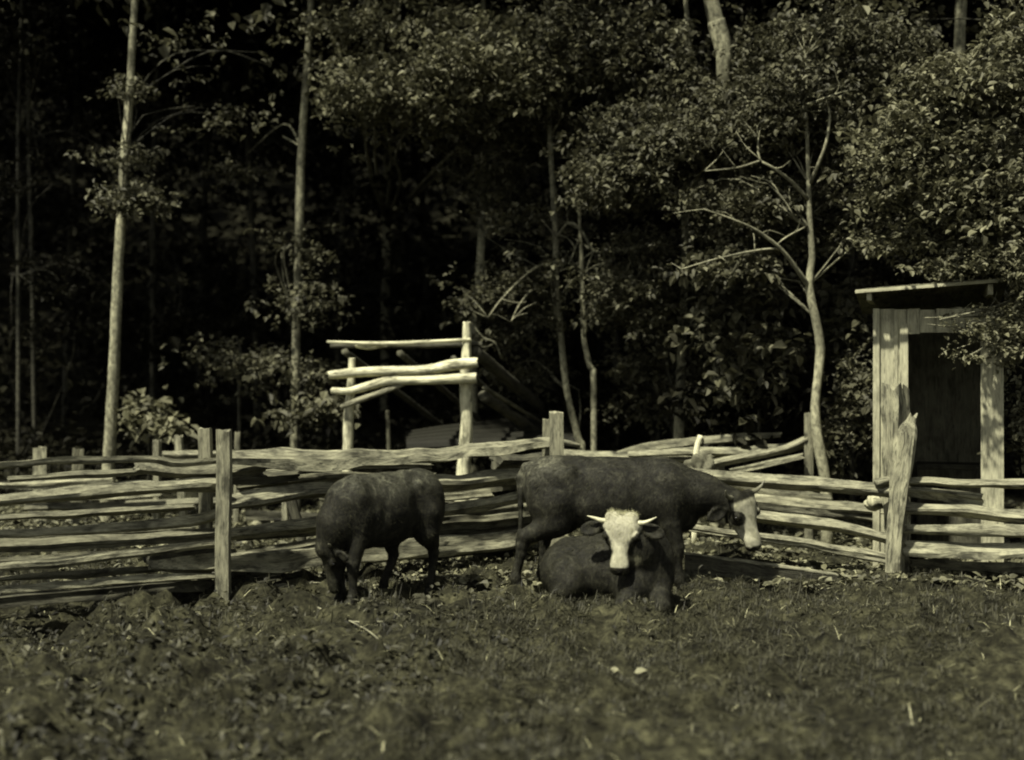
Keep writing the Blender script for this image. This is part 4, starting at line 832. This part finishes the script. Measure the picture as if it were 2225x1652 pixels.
def paint(V):
    g, ax, o, sc = G; L = (V - o) @ ax.T / sc; n = nz3(V, 9) * .012
    inh = (L[:, 0] > -.10) & (L[:, 0] < .6) & (np.abs(L[:, 1]) < .16) & (L[:, 2] > -.3) & (L[:, 2] < .1)
    w = sstep(L[:, 0] + n, .02, .05) * sstep(-np.abs(L[:, 1]) + n, -.128, -.11) * sstep(L[:, 0] * .5 + L[:, 2] + n * 1.5, -.085, -.06)
    lowj = sstep(L[:, 0] + n, .235, .27); w = np.maximum(w, lowj) * inh
    for y in (-1, 1):
        e = np.sqrt(((L[:, 0] - .18) / 1.15) ** 2 + (L[:, 1] - .095 * y) ** 2 + (L[:, 2] + .072) ** 2) + n; w = w * sstep(e, .054, .064)
    c = blend(np.tile(BLK, (len(V), 1)), WHT * .95, w)
    gr = np.maximum(sstep(-L[:, 0] + n, -.13, -.05), sstep(-np.abs(L[:, 1] - .035 + n) , -.02, -.008) * sstep(-L[:, 0], -.3, -.24) * sstep(L[:, 2], -.1, -.05)) * inh * (w > .3); c = blend(c, GRY * 1.2, gr * .3)
    nose = sstep(L[:, 0] + n * .5, .452, .465) * inh; c = blend(c, BLK * .5, nose)
    sk = sstep(nz3(V, 34, 1) + .5 * nz3(V, 70, 2), .15, .5) * inh * w * .6; c = blend(c, GRY, sk); lip = sstep(L[:, 0] - L[:, 2] * .6 + nz3(V, 50, 3) * .03, .485, .51) * inh; c = blend(c, BLK, lip)
    cr = sstep(V[:, 0], -2, -.45) * 0 + sstep(-V[:, 0] + nz3(V, 4) * .1, .28, .5) * sstep(V[:, 2] + nz3(V, 6, 2) * .06, .9, 1.05); c = blend(c, np.array([.075, .074, .052]), cr * .6)  # lit top of the rump put into the coat colour
    hf = sstep(-V[:, 2], -.075, -.06); c = blend(c, BLK * .8, hf)
    return c
cow = thing('cow', 'standing dark cow side on, head lowered right with white face and dark eye patch', 'cow', (0, 0, 0), 'cattle in the yard')
b = finish('cow', s, G, cow, paint, 'horn_dark', [[(-.01, -.075, -.05, .026), (-.02, -.13, -.03, .021), (-.05, -.17, 0, .013), (-.09, -.19, .03, .004)], [(-.01, .075, -.05, .026), (-.02, .13, -.03, .021), (-.05, .17, 0, .013), (-.09, .19, .03, .004)]])
place(cow, P(1332, 0, 12.15)[0], 12.15, R(-3), (1.05, 1.0, 1.0))

# left cow, quarter view, head hanging
s = SDF((-1.0, -.45, -.03), (1.35, .45, 1.3), .0125)
torso(s, 1, ((.50, 0, .92, .21), (.62, -.03, .76, .165), (.69, -.08, .54, .11)))
legs(s, [(-.13, (.40, .80), (.42, .60), (.46, .33), (.44, .10), (.47, 0)), (.13, (.42, .80), (.46, .60), (.52, .33), (.52, .10), (.55, 0))],
     [(.14, (-.52, .83), (-.50, .60), (-.61, .40), (-.57, .10), (-.55, 0)), (-.14, (-.45, .83), (-.28, .60), (-.30, .38), (-.16, .10), (-.13, 0))])
s.chain([(-.68, 0, 1.09, .035), (-.76, 0, 1.05, .028), (-.80, 0, .9, .02), (-.78, .02, .6, .018)], .03); s.ell((-.78, .02, .5), (.03, .03, .12), .03)
G2 = head(s, (.73, -.09, .56), (-.16, -.03, -1.0), (1, -.35, -.1), .95, True, (0, -.12), 1.15, 1.0)
G = G2
def paint2(V):
    g, ax, o, sc = G2; L = (V - o) @ ax.T / sc; n = nz3(V, 9) * .012
    inh = (L[:, 0] > -.05) & (L[:, 0] < .6) & (np.abs(L[:, 1]) < .12) & (L[:, 2] > -.2) & (L[:, 2] < .1)
    w = .12 * sstep(-np.abs(L[:, 1]) + n, -.07, -.05) * sstep(L[:, 2] + n, -.1, -.06) * inh
    c = blend(np.tile(BLK * .85, (len(V), 1)), GRY, w); hf = sstep(V[:, 2] + nz3(V, 5) * .1, .95, 1.12)
    return blend(c, np.array([.06, .06, .042]), hf * .6)  # back lightened along the top, light from above put into the coat
cow = thing('cow', 'dark cow seen at a quarter, head hanging down at the left by its forelegs', 'cow', (0, 0, 0), 'cattle in the yard')
finish('cow', s, G2, cow, paint2, 'horn_dark', [[(0, -.07, -.05, .022), (-.02, -.12, -.03, .016), (-.05, -.15, 0, .004)], [(0, .07, -.05, .022), (-.02, .12, -.03, .016), (-.05, .15, 0, .004)]])
place(cow, P(830, 0, 11.5)[0] , 11.5, R(180 + 46), (.80, .90, .915))

# lying cow (built in world axes round an origin)
OX, OY = .95, 11.2
s = SDF((-.95, -.75, -.04), (.75, .75, 1.05), .0105)
ax = np.array([unit((.85, -.42, 0)), unit((.42, .85, 0)), (0, 0, 1)])
s.ell((-.15, .12, .32), (.50, .29, .29), .08, ax); s.ell((.17, -.03, .36), (.27, .26, .34), .08, ax); s.ell((-.50, .22, .30), (.26, .25, .27), .08, ax)
s.cone((.14, .05, .60), (-.5, .28, .50), .085, .07, .09); s.ell((.06, -.22, .22), (.18, .16, .22), .07)
s.ell((-.50, -.02, .24), (.19, .14, .22), .06); s.cone((-.50, -.10, .22), (-.64, -.12, .08), .10, .06, .05); s.cone((-.64, -.12, .07), (-.38, -.24, .05), .055, .042, .03)
s.chain([(.12, -.2, .30, .12), (-.02, -.40, .16, .075), (-.06, -.43, .12, .066), (.02, -.40, .05, .05), (.16, -.34, .04, .042)], .04)
s.chain([(.30, -.12, .28, .11), (.28, -.32, .13, .075), (.29, -.36, .09, .06), (.34, -.24, .045, .045)], .05)
s.chain([(.14, -.02, .48, .25), (.08, -.16, .57, .20), (-.03, -.25, .69, .14)], .08)
G3 = head(s, (-.065, -.36, .85), (-.09, -.30, -.95), (-.22, -1.0, .20), .97, True, (0, -.03), 1.45, 1.3)
def paint3(V):
    g, ax_, o, sc = G3; L = (V - o) @ ax_.T / sc; n = nz3(V, 11) * .010
    inh = (L[:, 0] > -.08) & (L[:, 0] < .6) & (np.abs(L[:, 1]) < .13) & (L[:, 2] > -.2) & (L[:, 2] < .1)
    wid = np.interp(L[:, 0], [-.05, .06, .12, .19, .25, .29, .35, .42], [.14, .125, .100, .064, .052, .046, .052, .062])
    n2 = nz3(V, 26, 2) * .008 + nz3(V, 60, 1) * .005; w = sstep(wid - np.abs(L[:, 1]) + n + n2, -.008, .008) * sstep(L[:, 2] + n, -.125, -.10) * inh
    c = blend(np.tile(BLK, (len(V), 1)), WHT, w)
    jj = sstep(L[:, 0] + n, .30, .34) * sstep(-L[:, 0], -.46, -.44) * inh * sstep(L[:, 2], -.2, -.13); c = blend(c, GRY * 1.2, jj * (1 - w) * .8)
    c = blend(c, WHT * .62, np.exp(-((L[:, 0] - .15) ** 2 / .0035 + (L[:, 1] + .02) ** 2 / .0016)) * w * .8); c = blend(c, GRY, sstep(nz3(V, 40, 5), .35, .7) * w * .3)
    sm = np.exp(-((L[:, 0] - .37) ** 2 + (L[:, 1] - .0) ** 2) / .0009) * inh; c = blend(c, GRY, sm * .55)
    nose = sstep(L[:, 0] + .25 * np.abs(L[:, 1]) + n * .5, .440, .452) * inh; c = blend(c, BLK * .5, nose)
    return c
cow = thing('cow', 'lying cow facing the camera, bright white face, pale spread horns', 'cow', (0, 0, 0), 'cattle in the yard')
finish('cow', s, G3, cow, paint3, 'horn', [[(.035, -.095, -.06, .024), (.035, -.13, -.05, .021), (.02, -.17, -.04, .014), (.005, -.215, -.03, .004)], [(.035, .095, -.06, .024), (.04, .13, -.05, .021), (.02, .17, -.04, .014), (-.015, .215, -.03, .004)]])
place(cow, OX, OY, 0, (.94, .97, .97))
# woolly poll of the lying cow
V, Q = s.mesh(); g, ax_, o, sc = G3; L = (V - o) @ ax_.T / sc
mk = (L[:, 0] > -.06) & (L[:, 0] < .30) & (np.abs(L[:, 1]) < np.interp(L[:, 0], [0, .12, .2, .3], [.11, .09, .055, .045])) & (L[:, 2] > -.1); Vh = V[mk]; Nh = (Vh - g(.1, 0, -.1)); Nh /= np.linalg.norm(Nh, axis=1, keepdims=True)
fur(cow, Vh, Nh, 500, .012, M['tuft'], 2)
mk = (L[:, 0] < .0) & (L[:, 0] > -.07) & (np.abs(L[:, 1]) < .09) & (L[:, 2] > -.1); Vh = V[mk]; Nh = np.tile(ax_[0] * -1, (len(Vh), 1)) + (Vh - o) * 4; Nh /= np.linalg.norm(Nh, axis=1, keepdims=True)
if len(Vh): fur(cow, Vh, Nh, 500, .04, M['tuft'], 3)
#CATTLE_END#

#COVER#
# ---------------------------------------------------------------- ground cover
def area(n, y0, y1, pw=1.0):
    y = y0 + (y1 - y0) * NR.random(n) ** pw; x = NR.uniform(-.42, .42, n) * y; return x, y
def blades(n, y0, y1, L, wd, m, name, label, cat, tilt=.6, lift=.0, mask=None, pw=1.0):
    x, y = area(n, y0, y1, pw)
    if mask is not None: k = mask(x, y); x, y = x[k], y[k]
    k = pits(x, y); x, y = x[k], y[k]
    n = len(x); z = gz(x, y) + lumps(x, y) * ((y < 15) & (np.abs(x) < 7)) - .004 + lift
    az = NR.uniform(0, 6.283, n); t = np.clip(NR.normal(tilt, .35, n), .02, 1.5)
    D = np.stack([np.cos(az) * np.sin(t), np.sin(az) * np.sin(t), np.cos(t)], 1)
    C = np.stack([x, y, z], 1); S_ = np.stack([-np.sin(az), np.cos(az), np.zeros(n)], 1); Lr = (L * NR.uniform(.5, 1.4, n))[:, None]; w = wd * NR.uniform(.6, 1.3, n)[:, None]
    mid = C + D * Lr * .55; tip = C + D * Lr + np.array([0, 0, -1]) * Lr * .25 * np.sin(t)[:, None]
    V = np.stack([C - S_ * w, C + S_ * w, mid + S_ * w * .8, mid - S_ * w * .8, tip + S_ * w * .15, tip - S_ * w * .15], 1).reshape(-1, 3)
    b_ = (np.arange(n) * 6)[:, None]; Q = np.concatenate([b_ + np.array([[0, 1, 2, 3]]), b_ + np.array([[3, 2, 4, 5]])])
    return tag(leaves_obj(name, V, Q, M[m]), label, cat, kind='stuff')
clump = lambda x, y: vn(x, y, 1.6, 50) + .6 * vn(x, y, 4.5, 60) + NR.normal(0, .10, len(x)) > .74
pits = lambda x, y: vn(x, y, 4.1, 200) < .70 + .05 * NR.normal(0, 1, len(x))
blades(150000, 6.2, 14.0, .05, .0035, 'grass', 'grass', 'short trampled grass covering the yard', 'grass', .95, mask=clump)
blades(26000, 6.2, 13.5, .085, .0035, 'grass', 'grass_tufts', 'ragged tufts of longer grass in the yard', 'grass', .8, mask=lambda x, y: vn(x, y, 3.2, 70) + .6 * vn(x, y, 8, 80) + NR.normal(0, .08, len(x)) > .95)
blades(34000, 8.6, 11.4, .11, .0026, 'grass', 'hay', 'loose trodden hay heaped before the lying cow', 'hay', 1.25, .02, mask=lambda x, y: (x > -.4) & (x < 3.2) & (vn(x, y, 2.5, 90) + NR.normal(0, .15, len(x)) > .42))
blades(9000, 9.8, 16.5, .11, .004, 'grass', 'tall_grass', 'taller grass tufts along the foot of the fence', 'grass', .5, mask=lambda x, y: (np.sin(x * 4) + np.sin(x * 9 + y) + NR.normal(0, .5, len(x))) > .3)
blades(2600, 6.2, 16, .12, .0028, 'straw', 'straw', 'pale straw scattered over the yard', 'straw', 1.4, .015, mask=lambda x, y: NR.random(len(x)) < np.where((y > 9.6), .9, .35))
x, y = area(11000, 6.2, 12.2); k = (NR.random(len(x)) < np.clip(.75 - .55 * (x + .8), .06, 1)) & (vn(x, y, 2.1, 120) + .5 * vn(x, y, 6, 130) + NR.normal(0, .08, len(x)) > .78); x, y = x[k], y[k]; n = len(x)
C = np.stack([x, y, gz(x, y) + .01 + .07 * NR.random(n) ** 1.5 + lumps(x, y)], 1); az = NR.uniform(0, 6.28, n); D = np.stack([np.cos(az), np.sin(az), NR.normal(.3, .6, n)], 1); N_ = np.stack([NR.normal(0, .35, n), NR.normal(-.15, .35, n), np.ones(n)], 1)
big = np.where((x < -.3) & (y < 9.8), 1.05, .8); V, q = leaf_geo(C, D, N_, .06 * big * NR.uniform(.5, 1.4, n), .04 * big * NR.uniform(.5, 1.3, n)); tag(leaves_obj('weeds', V, q, M['weed']), 'low broad leaved weeds among the trampled grass, thickest at left', 'weeds', kind='stuff')
x, y = area(15000, 12.0, 18.5); n = len(x)
C = np.stack([x, y, gz(x, y) + .01 + .05 * NR.random(n) ** 2], 1); az = NR.uniform(0, 6.28, n); D = np.stack([np.cos(az), np.sin(az), NR.normal(.1, .3, n)], 1); N_ = np.stack([NR.normal(0, .4, n), NR.normal(-.2, .4, n), np.ones(n)], 1)
V, q = leaf_geo(C, D, N_, .09 * NR.uniform(.5, 1.3, n), .055 * NR.uniform(.5, 1.3, n)); tag(leaves_obj('leaf_litter', V, q, M['litter']), 'dead leaves lying on the ground beyond the fence', 'leaf litter', kind='stuff')
# fallen branch, stick, sod
br = thing('fallen_branch', 'thin forked branch lying on the grass before the left cow', 'branch', P(760, 1375, 10.05) * [1, 1, 0])
def gp(u, v, lift=.02):
    y_ = F * H / (v - 780); p_ = P(u, v, y_); p_[2] = float(gz(p_[0], p_[1]) + lumps(p_[0], p_[1])) + lift; return p_
for k, (pts, r) in enumerate([([(690, 1340), (760, 1362), (830, 1376), (880, 1382)], .008), ([(760, 1362), (800, 1390), (850, 1425)], .006), ([(790, 1368), (810, 1350), (805, 1335)], .004)]):
    mb = MB(); sweep(mb, [gp(*p_, .015) for p_ in pts], [r * (1 - .5 * q_ / len(pts)) for q_ in range(len(pts))], 7, 300 + k, .1, 0, .05); mb.build('stem' if k == 0 else 'twig', M['post'], br)
mb = MB(); a = gp(1730, 1325); sweep(mb, [a, a + [.03, 0, .12], a + [.045, 0, .24]], [.006, .005, .003], 6, 310, .1, 0, .05); tag(mb.build('stick', M['dark_log']), 'thin dark stick standing in the grass right of the cows', 'stick')
blob('sod_clod', gp(912, 1330) + [0, 0, .03], (.10, .12, .10), 4, 'clod', 'dark clod of turned sod beside the left cow\'s hind hoof', 'clod', .7)
for k, (u, v, lab) in enumerate([(1345, 1462, 'curled pale dead leaf on the grass, left one of a close pair'), (1378, 1468, 'curled pale dead leaf on the grass, right one of a close pair')]):
    p_ = gp(u, v, .05)[None]; V, q = leaf_geo(p_, np.array([[.8, -.3, .3]]) * (1 if k else -1), np.array([[.1, -.6, .8]]), np.array([.09]), np.array([.05]))
    V = np.concatenate([V, V - [0, 0, .002]]); q = np.concatenate([q, q[:, ::-1] + 6]); tag(leaves_obj('dead_leaf', V, q, M['litter']), lab, 'leaf', 'pale dead leaves on the grass')
# dark snag behind the fence left of the left cow
sn = MB(); sweep(sn, [P(640, 1200, 12.9) - [0, 0, .5], P(655, 1180, 12.9), P(640, 1110, 12.9), P(622, 1060, 12.9)], [.05, .045, .05, .06], 8, 330, .15, 0, .06, 1, .03)
tag(sn.build('snag', M['dark_log']), 'short dark crooked snag behind the fence beside the left cow', 'snag')
